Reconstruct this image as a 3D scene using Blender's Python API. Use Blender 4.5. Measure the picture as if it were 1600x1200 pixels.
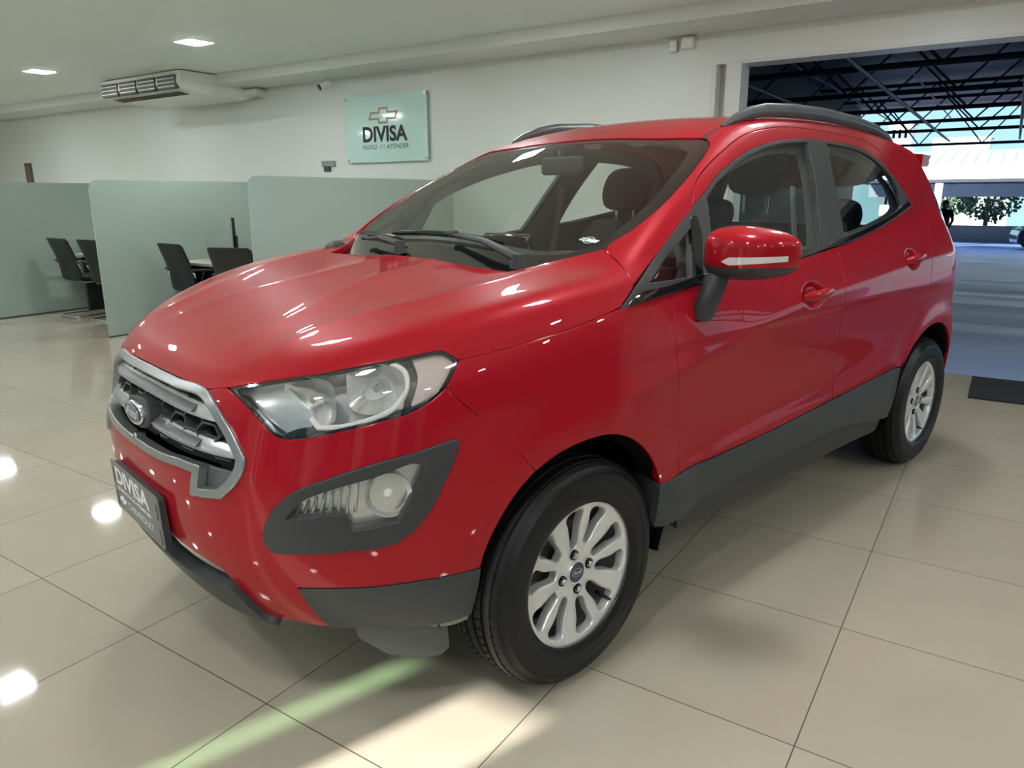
import bpy, bmesh, math, random
import numpy as np
from mathutils import Vector, Matrix, geometry
random.seed(7)
for o in list(bpy.data.objects): bpy.data.objects.remove(o)
S = bpy.context.scene; COL = S.collection
# ---- camera ----
cam = bpy.data.objects.new('camera', bpy.data.cameras.new('camera')); COL.objects.link(cam)
CR, CU, CF = Vector((.5510, -.8345, -.004)), Vector((.2096, .1340, .9686)), Vector((.8078, .5345, -.2487))
Mc = Matrix((CR, CU, -CF)).transposed().to_4x4(); Mc.translation = Vector((-1.821, -1.674, 1.330))
cam.matrix_world = Mc
cam.data.sensor_width = 36; cam.data.lens = 36*1148.8/1600; cam.data.clip_end = 400; cam.data.clip_start = .05
S.camera = cam
# ---- view ----
S.view_settings.view_transform = 'Standard'; S.view_settings.look = 'None'
S.view_settings.gamma = 1; S.view_settings.use_curve_mapping = False; S.view_settings.exposure = 1.0
# ---- sky ----
W = bpy.data.worlds.new('sky'); S.world = W; W.use_nodes = True
nt = W.node_tree; nt.nodes.clear()
wo = nt.nodes.new('ShaderNodeOutputWorld'); bg = nt.nodes.new('ShaderNodeBackground'); tcw = nt.nodes.new('ShaderNodeTexCoord'); sxw = nt.nodes.new('ShaderNodeSeparateXYZ'); cr = nt.nodes.new('ShaderNodeValToRGB')
nt.links.new(tcw.outputs['Generated'], sxw.inputs[0]); nt.links.new(sxw.outputs['Z'], cr.inputs[0]); nt.links.new(cr.outputs[0], bg.inputs[0]); nt.links.new(bg.outputs[0], wo.inputs[0])
e = cr.color_ramp.elements; e[0].position = .0; e[0].color = (.50, .86, 1., 1); e[1].position = .55; e[1].color = (.20, .48, .85, 1); bg.inputs[1].default_value = .58
# ---- sun: low, from behind the camera, through the gap in the shopfront ----
sun = bpy.data.objects.new('sun', bpy.data.lights.new('sun', 'SUN')); COL.objects.link(sun)
sun.data.energy = 8.5; sun.data.angle = math.radians(.6); sun.data.color = (1, .975, .93)
SUN_DIR = Vector((.945*math.cos(math.radians(24.1)), -.33*math.cos(math.radians(24.1)), -math.sin(math.radians(24.1))))
sun.rotation_euler = SUN_DIR.to_track_quat('-Z', 'Y').to_euler()
LED_POWER = 72.0    # emission strength of the ceiling panels
# ---- materials ----
MATS = {}
def mat(name, col=(.5, .5, .5), rough=.5, metal=0., coat=0., coat_rough=.03, spec=.5, trans=0., emit=None, estr=0., alpha=1., ior=1.45, sheen=0.):
    if name in MATS: return MATS[name]
    m = bpy.data.materials.new(name); m.use_nodes = True
    b = m.node_tree.nodes['Principled BSDF']; I = b.inputs
    I['Base Color'].default_value = (*col, 1); I['Roughness'].default_value = rough; I['Metallic'].default_value = metal
    I['Coat Weight'].default_value = coat; I['Coat Roughness'].default_value = coat_rough; I['Specular IOR Level'].default_value = spec
    I['Transmission Weight'].default_value = trans; I['IOR'].default_value = ior; I['Alpha'].default_value = alpha
    if emit: I['Emission Color'].default_value = (*emit, 1); I['Emission Strength'].default_value = estr
    MATS[name] = m; return m
def noise_mat(name, c1, c2, scale=5, rough=.5, detail=4, bump=0., stretch=(1, 1, 1), r2=None, **k):
    if name in MATS: return MATS[name]
    m = mat(name, c1, rough, **k); nt = m.node_tree; b = nt.nodes['Principled BSDF']
    tc = nt.nodes.new('ShaderNodeTexCoord'); mp = nt.nodes.new('ShaderNodeMapping'); mp.inputs['Scale'].default_value = stretch
    n = nt.nodes.new('ShaderNodeTexNoise'); n.inputs['Scale'].default_value = scale; n.inputs['Detail'].default_value = detail
    r = nt.nodes.new('ShaderNodeMix'); r.data_type = 'RGBA'; r.inputs[6].default_value = (*c1, 1); r.inputs[7].default_value = (*c2, 1)
    nt.links.new(tc.outputs['Object'], mp.inputs[0]); nt.links.new(mp.outputs[0], n.inputs['Vector'])
    nt.links.new(n.outputs[0], r.inputs[0]); nt.links.new(r.outputs[2], b.inputs['Base Color'])
    if bump:
        bu = nt.nodes.new('ShaderNodeBump'); bu.inputs['Strength'].default_value = bump; bu.inputs['Distance'].default_value = .01
        nt.links.new(n.outputs[0], bu.inputs['Height']); nt.links.new(bu.outputs[0], b.inputs['Normal'])
    if r2 is not None:
        mr = nt.nodes.new('ShaderNodeMapRange'); mr.inputs[3].default_value = rough; mr.inputs[4].default_value = r2
        nt.links.new(n.outputs[0], mr.inputs[0]); nt.links.new(mr.outputs[0], b.inputs['Roughness'])
    return m
def glass_mat(name, tint=(.9, .95, .93), refl=1.0, fade=0.0):
    """thin pane: straight-through tinted transparency with a fresnel reflection"""
    if name in MATS: return MATS[name]
    m = bpy.data.materials.new(name); m.use_nodes = True; nt = m.node_tree; nt.nodes.clear()
    o = nt.nodes.new('ShaderNodeOutputMaterial'); t = nt.nodes.new('ShaderNodeBsdfTransparent'); g = nt.nodes.new('ShaderNodeBsdfGlossy')
    t.inputs[0].default_value = (*tint, 1); g.inputs['Roughness'].default_value = 0.0; g.inputs['Color'].default_value = (refl, refl, refl, 1)
    lw = nt.nodes.new('ShaderNodeLayerWeight'); lw.inputs[0].default_value = .5; mx = nt.nodes.new('ShaderNodeMixShader')
    p5 = nt.nodes.new('ShaderNodeMath'); p5.operation = 'POWER'; p5.inputs[1].default_value = 4.0; nt.links.new(lw.outputs['Facing'], p5.inputs[0])
    ma = nt.nodes.new('ShaderNodeMath'); ma.operation = 'MULTIPLY_ADD'; ma.inputs[1].default_value = .85; ma.inputs[2].default_value = .07; nt.links.new(p5.outputs[0], ma.inputs[0])
    nt.links.new(ma.outputs[0], mx.inputs[0]); nt.links.new(t.outputs[0], mx.inputs[1]); nt.links.new(g.outputs[0], mx.inputs[2])
    nt.links.new(mx.outputs[0], o.inputs[0]); MATS[name] = m; return m
# ---- mesh builder ----
class MB:
    def __init__(s): s.v = []; s.f = []
    def add(s, vs, fs):
        n = len(s.v); s.v += [tuple(map(float, v)) for v in vs]; s.f += [tuple(i+n for i in f) for f in fs]; return s
    def box(s, a, b, M=None):
        (x0, y0, z0), (x1, y1, z1) = a, b
        vs = [Vector(p) for p in ((x0, y0, z0), (x1, y0, z0), (x1, y1, z0), (x0, y1, z0), (x0, y0, z1), (x1, y0, z1), (x1, y1, z1), (x0, y1, z1))]
        if M: vs = [M @ v for v in vs]
        return s.add(vs, [(0, 3, 2, 1), (4, 5, 6, 7), (0, 1, 5, 4), (1, 2, 6, 5), (2, 3, 7, 6), (3, 0, 4, 7)])
    def tube(s, pts, r, n=10, closed=False, flat=None):
        pts = [Vector(p) for p in pts]; rs = r if isinstance(r, (list, tuple)) else [r]*len(pts)
        rings = []; up = None
        for i, p in enumerate(pts):
            if closed: t = (pts[(i+1) % len(pts)]-pts[i-1])
            else: t = pts[min(i+1, len(pts)-1)]-pts[max(i-1, 0)]
            t = t.normalized()
            if up is None:
                up = Vector((0, 0, 1)) if abs(t.z) < .9 else Vector((1, 0, 0))
            a = t.cross(up).normalized(); b = a.cross(t).normalized(); up = b
            fx = flat or (1, 1)
            rings.append([p+a*math.cos(2*math.pi*k/n)*rs[i]*fx[0]+b*math.sin(2*math.pi*k/n)*rs[i]*fx[1] for k in range(n)])
        m = len(rings); vs = [q for R_ in rings for q in R_]; fs = []
        for i in range(m if closed else m-1):
            j = (i+1) % m
            for k in range(n): fs.append((i*n+k, i*n+(k+1) % n, j*n+(k+1) % n, j*n+k))
        if not closed: fs += [tuple(range(n))[::-1], tuple((m-1)*n+k for k in range(n))]
        return s.add(vs, fs)
    def lathe(s, prof, n=48, M=None, closed=False):
        """profile (r, h) around local z"""
        vs = []; fs = []; m = len(prof)
        for k in range(n):
            a = 2*math.pi*k/n
            for r, h in prof:
                v = Vector((r*math.cos(a), r*math.sin(a), h)); vs.append(M @ v if M else v)
        for k in range(n):
            j = (k+1) % n
            for i in range(m if closed else m-1):
                i2 = (i+1) % m; fs.append((k*m+i, j*m+i, j*m+i2, k*m+i2))
        return s.add(vs, fs)
    def prism(s, poly, z0, z1, M=None):
        n = len(poly); vs = [Vector((p[0], p[1], z)) for z in (z0, z1) for p in poly]
        if M: vs = [M @ v for v in vs]
        return s.add(vs, [tuple(range(n))[::-1], tuple(range(n, 2*n))]+[(i, (i+1) % n, n+(i+1) % n, n+i) for i in range(n)])
    def sphere(s, c, r, n=16, m=10, sc=(1, 1, 1), M=None):
        vs = []; fs = []
        for i in range(m+1):
            t = math.pi*i/m
            for k in range(n):
                a = 2*math.pi*k/n; v = Vector((c[0]+r*sc[0]*math.sin(t)*math.cos(a), c[1]+r*sc[1]*math.sin(t)*math.sin(a), c[2]+r*sc[2]*math.cos(t)))
                vs.append(M @ v if M else v)
        for i in range(m):
            for k in range(n): fs.append((i*n+k, (i+1)*n+k, (i+1)*n+(k+1) % n, i*n+(k+1) % n))
        return s.add(vs, fs)
    def build(s, name, m, parent=None, smooth=False, bevel=0., seg=2, sub=0, angle=35):
        me = bpy.data.meshes.new(name); me.from_pydata(s.v, [], s.f); me.validate(); me.update()
        bm = bmesh.new(); bm.from_mesh(me)
        bmesh.ops.remove_doubles(bm, verts=bm.verts, dist=1e-5)
        bmesh.ops.recalc_face_normals(bm, faces=bm.faces); bm.to_mesh(me); bm.free()
        ob = bpy.data.objects.new(name, me); COL.objects.link(ob); me.materials.append(m)
        if parent is not None: ob.parent = parent
        if bevel:
            b = ob.modifiers.new('bevel', 'BEVEL'); b.width = bevel; b.segments = seg; b.limit_method = 'ANGLE'; b.angle_limit = math.radians(35); b.harden_normals = False
        if sub:
            u = ob.modifiers.new('sub', 'SUBSURF'); u.levels = u.render_levels = sub
        if smooth or bevel or sub:
            for p in me.polygons: p.use_smooth = True
            if not sub:
                bm = bmesh.new(); bm.from_mesh(me)
                for e in bm.edges:
                    if len(e.link_faces) == 2 and e.calc_face_angle(0) > math.radians(angle): e.smooth = False
                bm.to_mesh(me); bm.free()
        return ob
def text_mb(txt, size=1., extrude=.002, bold=0., shear=0., sx=1., align='CENTER', spacing=1.):
    cu = bpy.data.curves.new('t', 'FONT'); cu.body = txt; cu.size = size; cu.extrude = extrude; cu.offset = bold; cu.shear = shear
    cu.align_x = align; cu.space_character = spacing; cu.resolution_u = 4
    ob = bpy.data.objects.new('t', cu); COL.objects.link(ob)
    dg = bpy.context.evaluated_depsgraph_get(); me = bpy.data.meshes.new_from_object(ob.evaluated_get(dg))
    m = MB(); m.v = [(v.co.x*sx, v.co.y, v.co.z) for v in me.vertices]; m.f = [tuple(p.vertices) for p in me.polygons]
    bpy.data.objects.remove(ob); bpy.data.curves.remove(cu); bpy.data.meshes.remove(me); return m
def xf(mb, M): mb.v = [tuple(M @ Vector(v)) for v in mb.v]; return mb
def frame(o, x, y):
    """matrix whose local x,y axes are the given directions, z their cross"""
    x = Vector(x).normalized(); y = Vector(y); y = (y-x*y.dot(x)).normalized(); z = x.cross(y)
    M = Matrix((x, y, z)).transposed().to_4x4(); M.translation = Vector(o); return M
def thing(name, label, cat, loc=(0, 0, 0), rz=0., group=None):
    o = bpy.data.objects.new(name, None); COL.objects.link(o); o.empty_display_size = .1
    o.location = loc; o.rotation_euler = (0, 0, rz); tag(o, label, cat, group); return o
def tag(o, label, cat, group=None):
    o['label'] = label; o['category'] = cat
    if group: o['group'] = group
    return o
def struct(o): o['kind'] = 'structure'; return o
def kids(o): return [c for c in bpy.data.objects if c.parent == o]
def copy_tree(o, parent=None):
    c = o.copy(); COL.objects.link(c)
    if parent is not None: c.parent = parent
    for k in kids(o): copy_tree(k, c)
    return c
# ---- 2D polygons ----
def smooth_poly(P, h, closed=True, corner=38):
    """resample a polyline: Catmull-Rom between the sharp corners, spacing h"""
    P = np.array(P, float); n = len(P)
    def turn(i):
        a = P[i]-P[i-1]; b = P[(i+1) % n]-P[i]
        la, lb = np.linalg.norm(a), np.linalg.norm(b)
        if la < 1e-9 or lb < 1e-9: return 180
        return math.degrees(math.acos(max(-1, min(1, float(a@b)/la/lb))))
    cor = [i for i in range(n) if (turn(i) > corner if closed or 0 < i < n-1 else True)]
    out = []
    segs = n if closed else n-1
    if closed and not cor: cor = []
    cs = set(cor)
    for i in range(segs):
        p1, p2 = P[i], P[(i+1) % n]
        p0 = P[i-1] if (i not in cs) else p1-(p2-p1)
        j = (i+1) % n
        p3 = P[(i+2) % n] if (j not in cs) else p2+(p2-p1)
        d = np.linalg.norm(p2-p1); k = max(1, int(round(d/h)))
        # centripetal parameters
        t0 = 0; t1 = t0+max(np.linalg.norm(p1-p0), 1e-6)**.5; t2 = t1+max(d, 1e-6)**.5; t3 = t2+max(np.linalg.norm(p3-p2), 1e-6)**.5
        for q in range(k):
            t = t1+(t2-t1)*q/k
            A1 = (t1-t)/(t1-t0)*p0+(t-t0)/(t1-t0)*p1; A2 = (t2-t)/(t2-t1)*p1+(t-t1)/(t2-t1)*p2; A3 = (t3-t)/(t3-t2)*p2+(t-t2)/(t3-t2)*p3
            B1 = (t2-t)/(t2-t0)*A1+(t-t0)/(t2-t0)*A2; B2 = (t3-t)/(t3-t1)*A2+(t-t1)/(t3-t1)*A3
            out.append((t2-t)/(t2-t1)*B1+(t-t1)/(t2-t1)*B2)
    if not closed: out.append(P[-1])
    return np.array(out)
def area2(P): x, y = P[:, 0], P[:, 1]; return .5*float(np.sum(x*np.roll(y, -1)-np.roll(x, -1)*y))
def inside(Q, P):
    x, y = Q[:, 0][:, None], Q[:, 1][:, None]; x0, y0 = P[:, 0], P[:, 1]; x1, y1 = np.roll(x0, -1), np.roll(y0, -1)
    c = ((y0 <= y) != (y1 <= y)); xi = x0+(y-y0)*(x1-x0)/np.where(y1 == y0, 1e-12, y1-y0)
    return (np.sum(c & (x < xi), axis=1) % 2).astype(bool)
def segdist(Q, P):
    a = P; b = np.roll(P, -1, 0); d = b-a; L = np.maximum((d*d).sum(1), 1e-14); best = np.full(len(Q), 1e9)
    for i in range(0, len(Q), 2000):
        q = Q[i:i+2000]; t = np.clip(((q[:, None]-a)*d).sum(2)/L, 0, 1); e = q[:, None]-(a+t[..., None]*d)
        best[i:i+2000] = np.sqrt((e**2).sum(2)).min(1)
    return best
def shrink(P, d):
    ccw = area2(P) > 0; a = P-np.roll(P, 1, 0); b = np.roll(P, -1, 0)-P
    a /= np.maximum(np.linalg.norm(a, axis=1), 1e-9)[:, None]; b /= np.maximum(np.linalg.norm(b, axis=1), 1e-9)[:, None]
    na = np.stack([-a[:, 1], a[:, 0]], 1); nb = np.stack([-b[:, 1], b[:, 0]], 1); n = na+nb; L = np.maximum((n*n).sum(1)/2, .35)
    n = n/L[:, None]; return P+n*d*(1 if ccw else -1)
def cdt(loops, h, jitter=0):
    """triangulate outer loop minus hole loops with interior points of spacing h"""
    outer = loops[0]; lo = outer.min(0); hi = outer.max(0)
    ys = np.arange(lo[1]+h/2, hi[1], h*.866); pts = []
    for k, y in enumerate(ys):
        xs = np.arange(lo[0]+(h/2 if k % 2 else 0), hi[0], h); pts.append(np.stack([xs, np.full(len(xs), y)], 1))
    G = np.concatenate(pts) if pts else np.zeros((0, 2))
    if len(G):
        ok = inside(G, outer)
        for L in loops[1:]: ok &= ~inside(G, L)
        G = G[ok]
        for L in loops:
            if len(G): G = G[segdist(G, L) > h*.55]
    V = []; E = []
    for L in loops:
        n0 = len(V); V += list(L); E += [(n0+i, n0+(i+1) % len(L)) for i in range(len(L))]
    V += list(G)
    r = geometry.delaunay_2d_cdt([Vector((float(p[0]), float(p[1]))) for p in V], E, [], 0, 1e-7)
    vo = np.array([(v.x, v.y) for v in r[0]]); F = np.array([f for f in r[2] if len(f) == 3])
    c = vo[F].mean(1); ok = inside(c, outer)
    for L in loops[1:]: ok &= ~inside(c, L)
    return vo, F[ok]
# ---- panels cut out of a curved surface ----
class Side:      # looking along +y
    def to2(s, P): P = np.atleast_2d(P); return P[:, [0, 2]].astype(float)
    def cast(s, Q, F): return cast(np.stack([Q[:, 0], np.full(len(Q), -1.4), Q[:, 1]], 1), np.tile([0, 1., 0], (len(Q), 1)), 1.6, 130, F)
class Front:     # looking along +x
    def to2(s, P): P = np.atleast_2d(P); return P[:, [1, 2]].astype(float)
    def cast(s, Q, F): return cast(np.stack([np.full(len(Q), -1.3), Q[:, 0], Q[:, 1]], 1), np.tile([1., 0, 0], (len(Q), 1)), 1.2, 120, F)
class Rear:
    def to2(s, P): P = np.atleast_2d(P); return P[:, [1, 2]].astype(float)
    def cast(s, Q, F): return cast(np.stack([np.full(len(Q), 3.8), Q[:, 0], Q[:, 1]], 1), np.tile([-1., 0, 0], (len(Q), 1)), 1.8, 150, F)
class Top:
    def to2(s, P): P = np.atleast_2d(P); return P[:, [0, 1]].astype(float)
    def cast(s, Q, F): return cast(np.stack([Q[:, 0], Q[:, 1], np.full(len(Q), 2.0)], 1), np.tile([0, 0, -1.], (len(Q), 1)), 1.3, 130, F)
class Cyl:       # around a vertical axis inside the nose
    def __init__(s, xa=.35, k=.95): s.xa = xa; s.k = k
    def to2(s, P): P = np.atleast_2d(P); return np.stack([np.arctan2(P[:, 1], s.xa-P[:, 0])*s.k, P[:, 2]], 1)
    def cast(s, Q, F):
        a = Q[:, 0]/s.k; return outcast(np.stack([np.full(len(Q), s.xa), np.zeros(len(Q)), Q[:, 1]], 1), np.stack([-np.cos(a), np.sin(a), 0*a], 1), 1.6, F)
class CylR:      # the same inside the tail
    def __init__(s, xa=2.1, k=.95): s.xa = xa; s.k = k
    def to2(s, P): P = np.atleast_2d(P); return np.stack([np.arctan2(P[:, 1], P[:, 0]-s.xa)*s.k, P[:, 2]], 1)
    def cast(s, Q, F):
        a = Q[:, 0]/s.k; return outcast(np.stack([np.full(len(Q), s.xa), np.zeros(len(Q)), Q[:, 1]], 1), np.stack([np.cos(a), np.sin(a), 0*a], 1), 1.6, F)
class CylX:      # around a lengthwise axis inside the cabin
    def __init__(s, z0=.95, k=.7): s.z0 = z0; s.k = k
    def to2(s, P): P = np.atleast_2d(P); return np.stack([P[:, 0], np.arctan2(-P[:, 1], P[:, 2]-s.z0)*s.k], 1)
    def cast(s, Q, F):
        a = Q[:, 1]/s.k; return outcast(np.stack([Q[:, 0], 0*a, np.full(len(Q), s.z0)], 1), np.stack([0*a, -np.sin(a), np.cos(a)], 1), 1.3, F)
class Gno:       # upward fan from a point inside
    def __init__(s, O=(-.15, 0, .35), k=.65): s.O = np.array(O, float); s.k = k
    def to2(s, P): d = np.atleast_2d(P)-s.O; return np.stack([d[:, 0]/d[:, 2], d[:, 1]/d[:, 2]], 1)*s.k
    def cast(s, Q, F):
        D = np.stack([Q[:, 0]/s.k, Q[:, 1]/s.k, np.ones(len(Q))], 1); return outcast(s.O[None], D, 2.5, F)
def panel(name, P3, dom, m, parent=None, h=.016, off=0., gap=.0018, depth=.014, holes=(), F=None, mirror=True, side_both=False, hgap=None, corner=38, back=False, poly2=None, hole2=(), rad=.0022):
    F = F or FB
    L2 = smooth_poly(poly2 if poly2 is not None else dom.to2(np.array(P3, float)), h*.8, corner=corner)
    if gap: L2 = shrink(L2, gap)
    loops = [L2]
    for H in holes: loops.append(shrink(smooth_poly(dom.to2(np.array(H, float)), h*.8, corner=corner), -(gap if hgap is None else hgap)))
    for H in hole2: loops.append(shrink(smooth_poly(H, h*.8, corner=corner), -(gap if hgap is None else hgap)))
    vo, T = cdt(loops, h)
    P = dom.cast(vo, F); bad = np.isnan(P).any(1)
    if bad.any(): P[bad] = np.nan_to_num(P[bad], nan=0.); keep = ~bad[T].any(1); T = T[keep]
    N = grad(P, F); P = P+N*off
    # orient faces with the normals
    fn = np.cross(P[T[:, 1]]-P[T[:, 0]], P[T[:, 2]]-P[T[:, 0]]); flip = (fn*N[T[:, 0]]).sum(1) < 0; T[flip] = T[flip][:, ::-1]
    V = [tuple(p) for p in P]; NN = [tuple(n) for n in N]; Fc = [tuple(int(i) for i in t) for t in T]
    if depth:
        # turned-in edge around every loop
        cnt = {}
        for t in Fc:
            for a, b in ((t[0], t[1]), (t[1], t[2]), (t[2], t[0])): cnt[(a, b)] = 1
        bed = [(a, b) for (a, b) in cnt if (b, a) not in cnt]
        nxt = {a: b for a, b in bed}; prv = {b: a for a, b in bed}
        idx = {}
        for a in nxt:
            p = P[a]; b = P[nxt[a]]; c = P[prv.get(a, a)]; t = b-c; n = N[a]; o = np.cross(t, n); L = np.linalg.norm(o); o = o/L if L > 1e-9 else n*0
            r1 = p+o*rad*.7-n*rad*.3; r2 = p+o*rad-n*rad; r3 = p+o*rad-n*depth
            n1 = n*.72+o*.7; idx[a] = len(V); V += [tuple(r1), tuple(r2), tuple(r3)]
            for q in (n1, o, o): q = q/max(np.linalg.norm(q), 1e-9); NN.append(tuple(q))
        for a, b in bed:
            if b not in idx: continue
            i, j = idx[a], idx[b]
            Fc += [(b, a, i, j), (j, i, i+1, j+1), (j+1, i+1, i+2, j+2)]
    def mk(sgn):
        me = bpy.data.meshes.new(name); vv = [(x, y*sgn, z) for x, y, z in V]; ff = Fc if sgn > 0 else [f[::-1] for f in Fc]
        me.from_pydata(vv, [], ff); me.update()
        for p in me.polygons: p.use_smooth = True
        me.normals_split_custom_set_from_vertices([(x, y*sgn, z) for x, y, z in NN])
        me.materials.append(m); ob = bpy.data.objects.new(name, me); COL.objects.link(ob)
        if parent is not None: ob.parent = parent if sgn > 0 or not isinstance(parent, tuple) else parent[1]
        return ob
    a = mk(1)
    return (a, mk(-1)) if mirror else a
def on(P, dom, F=None, off=0.):
    """points pushed onto the surface"""
    F = F or FB; Q = dom.cast(dom.to2(np.array(P, float)), F); N = grad(Q, F); return Q+N*off
def mir(P): return [(x, -y, z) for x, y, z in P][::-1]
# ---- car body: implicit surface (car frame: x rearwards from the front axle, y mirrored, z up) ----
class Spl:
    """natural cubic spline, linear outside"""
    def __init__(s, pts):
        x = np.array([p[0] for p in pts], float); y = np.array([p[1] for p in pts], float)
        n = len(x); h = np.diff(x); A = np.zeros((n, n)); b = np.zeros(n)
        A[0, 0] = A[-1, -1] = 1
        for i in range(1, n-1):
            A[i, i-1] = h[i-1]; A[i, i] = 2*(h[i-1]+h[i]); A[i, i+1] = h[i]
            b[i] = 6*((y[i+1]-y[i])/h[i]-(y[i]-y[i-1])/h[i-1])
        s.x, s.y, s.m, s.h = x, y, np.linalg.solve(A, b), h
        s.d0 = (y[1]-y[0])/h[0]-h[0]*s.m[1]/6; s.d1 = (y[-1]-y[-2])/h[-1]+h[-1]*s.m[-2]/6
    def __call__(s, t):
        t = np.asarray(t, float); x, y, m, h = s.x, s.y, s.m, s.h
        tc = np.clip(t, x[0], x[-1]); i = np.clip(np.searchsorted(x, tc)-1, 0, len(x)-2)
        a = x[i+1]-tc; b = tc-x[i]
        v = (m[i]*a**3+m[i+1]*b**3)/(6*h[i])+(y[i]/h[i]-m[i]*h[i]/6)*a+(y[i+1]/h[i]-m[i+1]*h[i]/6)*b
        return v+np.where(t < x[0], (t-x[0])*s.d0, 0)+np.where(t > x[-1], (t-x[-1])*s.d1, 0)
def smax(a, b, k):
    h = np.maximum(k-np.abs(a-b), 0)/k
    return np.maximum(a, b)+h*h*h*k/6
def smin(a, b, k): return -smax(-a, -b, k)
def gs(t, w): return np.exp(-(t/w)**2)
def sst(a, b, t):  # smooth 0..1 step; a>b reverses
    t = np.clip((t-a)/(b-a), 0, 1); return t*t*t*(t*(6*t-15)+10)
W_LOW = Spl([(.15, .79), (.25, .835), (.35, .858), (.45, .868), (.6, .868), (.75, .872), (.88, .872), (.98, .862), (1.06, .842), (1.13, .812), (1.2, .77), (1.3, .70)])
PLAN = Spl([(-1, -.10), (-.7, -.055), (-.4, -.018), (-.1, 0), (.5, .0), (1.2, .003), (2.0, .003), (2.6, .0), (2.95, -.022), (3.3, -.09)])
C1 = Spl([(-.4, .80), (.0, .80), (.36, .835), (.8, .915), (1.19, .965), (1.7, 1.0), (2.14, 1.03), (2.8, 1.06)])
C2 = Spl([(.3, .53), (.5, .545), (.9, .575), (1.4, .60), (2.0, .68), (2.4, .8)])
W_UP = Spl([(1.0, .850), (1.1, .822), (1.2, .785), (1.3, .742), (1.4, .694), (1.5, .640), (1.6, .580), (1.7, .51)])
PLANU = Spl([(.0, -.055), (.4, -.012), (.9, .0), (1.5, .004), (2.0, .0), (2.5, -.02), (2.9, -.055), (3.3, -.12)])
XF = Spl([(.15, -.56), (.22, -.665), (.30, -.750), (.40, -.810), (.50, -.838), (.60, -.845), (.70, -.838), (.80, -.812), (.90, -.778), (1.0, -.70), (1.1, -.6)])
ZHC = Spl([(-.95, .72), (-.85, .845), (-.78, .905), (-.70, .945), (-.55, .998), (-.35, 1.052), (-.1, 1.100), (.15, 1.132), (.6, 1.17), (1.2, 1.20)])
ZR = Spl([(.6, 1.465), (.95, 1.575), (1.15, 1.617), (1.5, 1.650), (1.9, 1.658), (2.3, 1.642), (2.7, 1.60), (3.0, 1.555), (3.3, 1.50)])
def f_low(x, y, z):
    Y = np.abs(y)
    w = W_LOW(z)+PLAN(x)
    t = z-C1(x)
    fade = sst(-.35, .35, x)
    w = w+fade*.014*np.exp(-np.sqrt(t*t+.012**2)/.07)
    t2 = z-C2(x)
    w = w+.014*sst(.2, .5, x)*(1-sst(1.9, 2.15, x))/(1+np.exp(np.clip(t2/.022, -40, 40)))
    for cx in (0, 2.519):
        r = np.hypot(x-cx, z-.335)
        w = w+.018*gs(r-.40, .075)*sst(.30, .45, z)
    for hx_, hz_ in ((1.180, .984), (2.140, 1.050)):
        w = w-.020*(1-sst(.35, 1.0, np.hypot((x-hx_)/.095, (z-hz_)/.052)))
    fs = Y-w
    bow = .10*Y**2+.95*Y**4
    # sides of the bumper fall back outside the grille; crease runs down from the widest grille corner
    yc = .36+.10*sst(.45, .75, z)
    back = .035*sst(0, .10, Y-yc)*sst(.98, .80, z)*0
    xf = XF(z)+bow
    ff = (xf-x)/np.sqrt(1+.25*np.clip((.2*Y+3.8*Y**3), 0, 2)**2*4)
    g = smax(fs, ff, .20)
    zh = ZHC(x-.02*Y**2)-.012*Y**2
    yr = .125+.125*sst(-.05, -.62, x)
    yr2 = .58-.17*sst(.0, -.63, x)
    fin = sst(-.76, -.5, x)
    zh = zh+.007*fin*np.exp(-np.sqrt((Y-yr)**2+.012**2)/.045)+.011*fin*np.exp(-np.sqrt((Y-yr2)**2+.012**2)/.05)
    fh = (z-zh)*.93
    g = smax(g, fh, .10)
    xr = Spl_XR(z)-.14-.06*Y**2-.32*Y**4
    fr = x-xr
    g = smax(g, fr, .16)
    g = smax(g, (.19+.085*sst(-.25, -.5, x)-z), .06)
    return g
Spl_XR = Spl([(.15, 3.10), (.3, 3.19), (.45, 3.225), (.6, 3.22), (.75, 3.19), (.9, 3.175), (1.1, 3.15), (1.3, 3.09), (1.5, 3.01), (1.6, 2.97)])
def f_up(x, y, z):
    Y = np.abs(y)
    fs = (Y-(W_UP(z)+PLANU(x)))*.91
    xw = x-.22*Y**2
    zw = 1.122+.62*(xw-.08)-.10*(xw-.08)**2
    fw = (z-zw)*.87
    fr = (z-(ZR(x)-.07*Y**2-.10*Y**4))
    rr = x-(Spl_XR(z)-.12-.05*Y**2-.15*Y**4)
    g = smax(fw, fr, .10)
    g = smax(g, fs, .075)
    g = smax(g, rr, .08)
    g = smax(g, .93-z, .02)
    return g
def FB(P):
    x, y, z = P[..., 0], P[..., 1], P[..., 2]
    return smin(f_low(x, y, z), f_up(x, y, z), .05)
def cast(O, D, tmax=6., n=160, F=FB):
    """first crossing from outside along rays"""
    O = np.atleast_2d(O).astype(float); D = np.atleast_2d(D).astype(float)
    D = D/np.linalg.norm(D, axis=1)[:, None]
    O = np.broadcast_to(O, D.shape) if len(O) == 1 else O
    lo = np.zeros(len(D)); hit = np.zeros(len(D), bool); t = np.zeros(len(D)); prev = np.zeros(len(D)); a = np.zeros(len(D))
    step = tmax/n
    for k in range(1, n+1):
        t = np.full(len(D), k*step)
        v = F(O+D*t[:, None])
        new = (v <= 0) & ~hit
        a[new] = t[new]-step; hit |= new
    lo = a.copy(); hi = a+step
    for _ in range(22):
        m = (lo+hi)/2; ins = F(O+D*m[:, None]) <= 0
        hi = np.where(ins, m, hi); lo = np.where(ins, lo, m)
    Q = O+D*((lo+hi)/2)[:, None]; Q[~hit] = np.nan
    return Q
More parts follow.
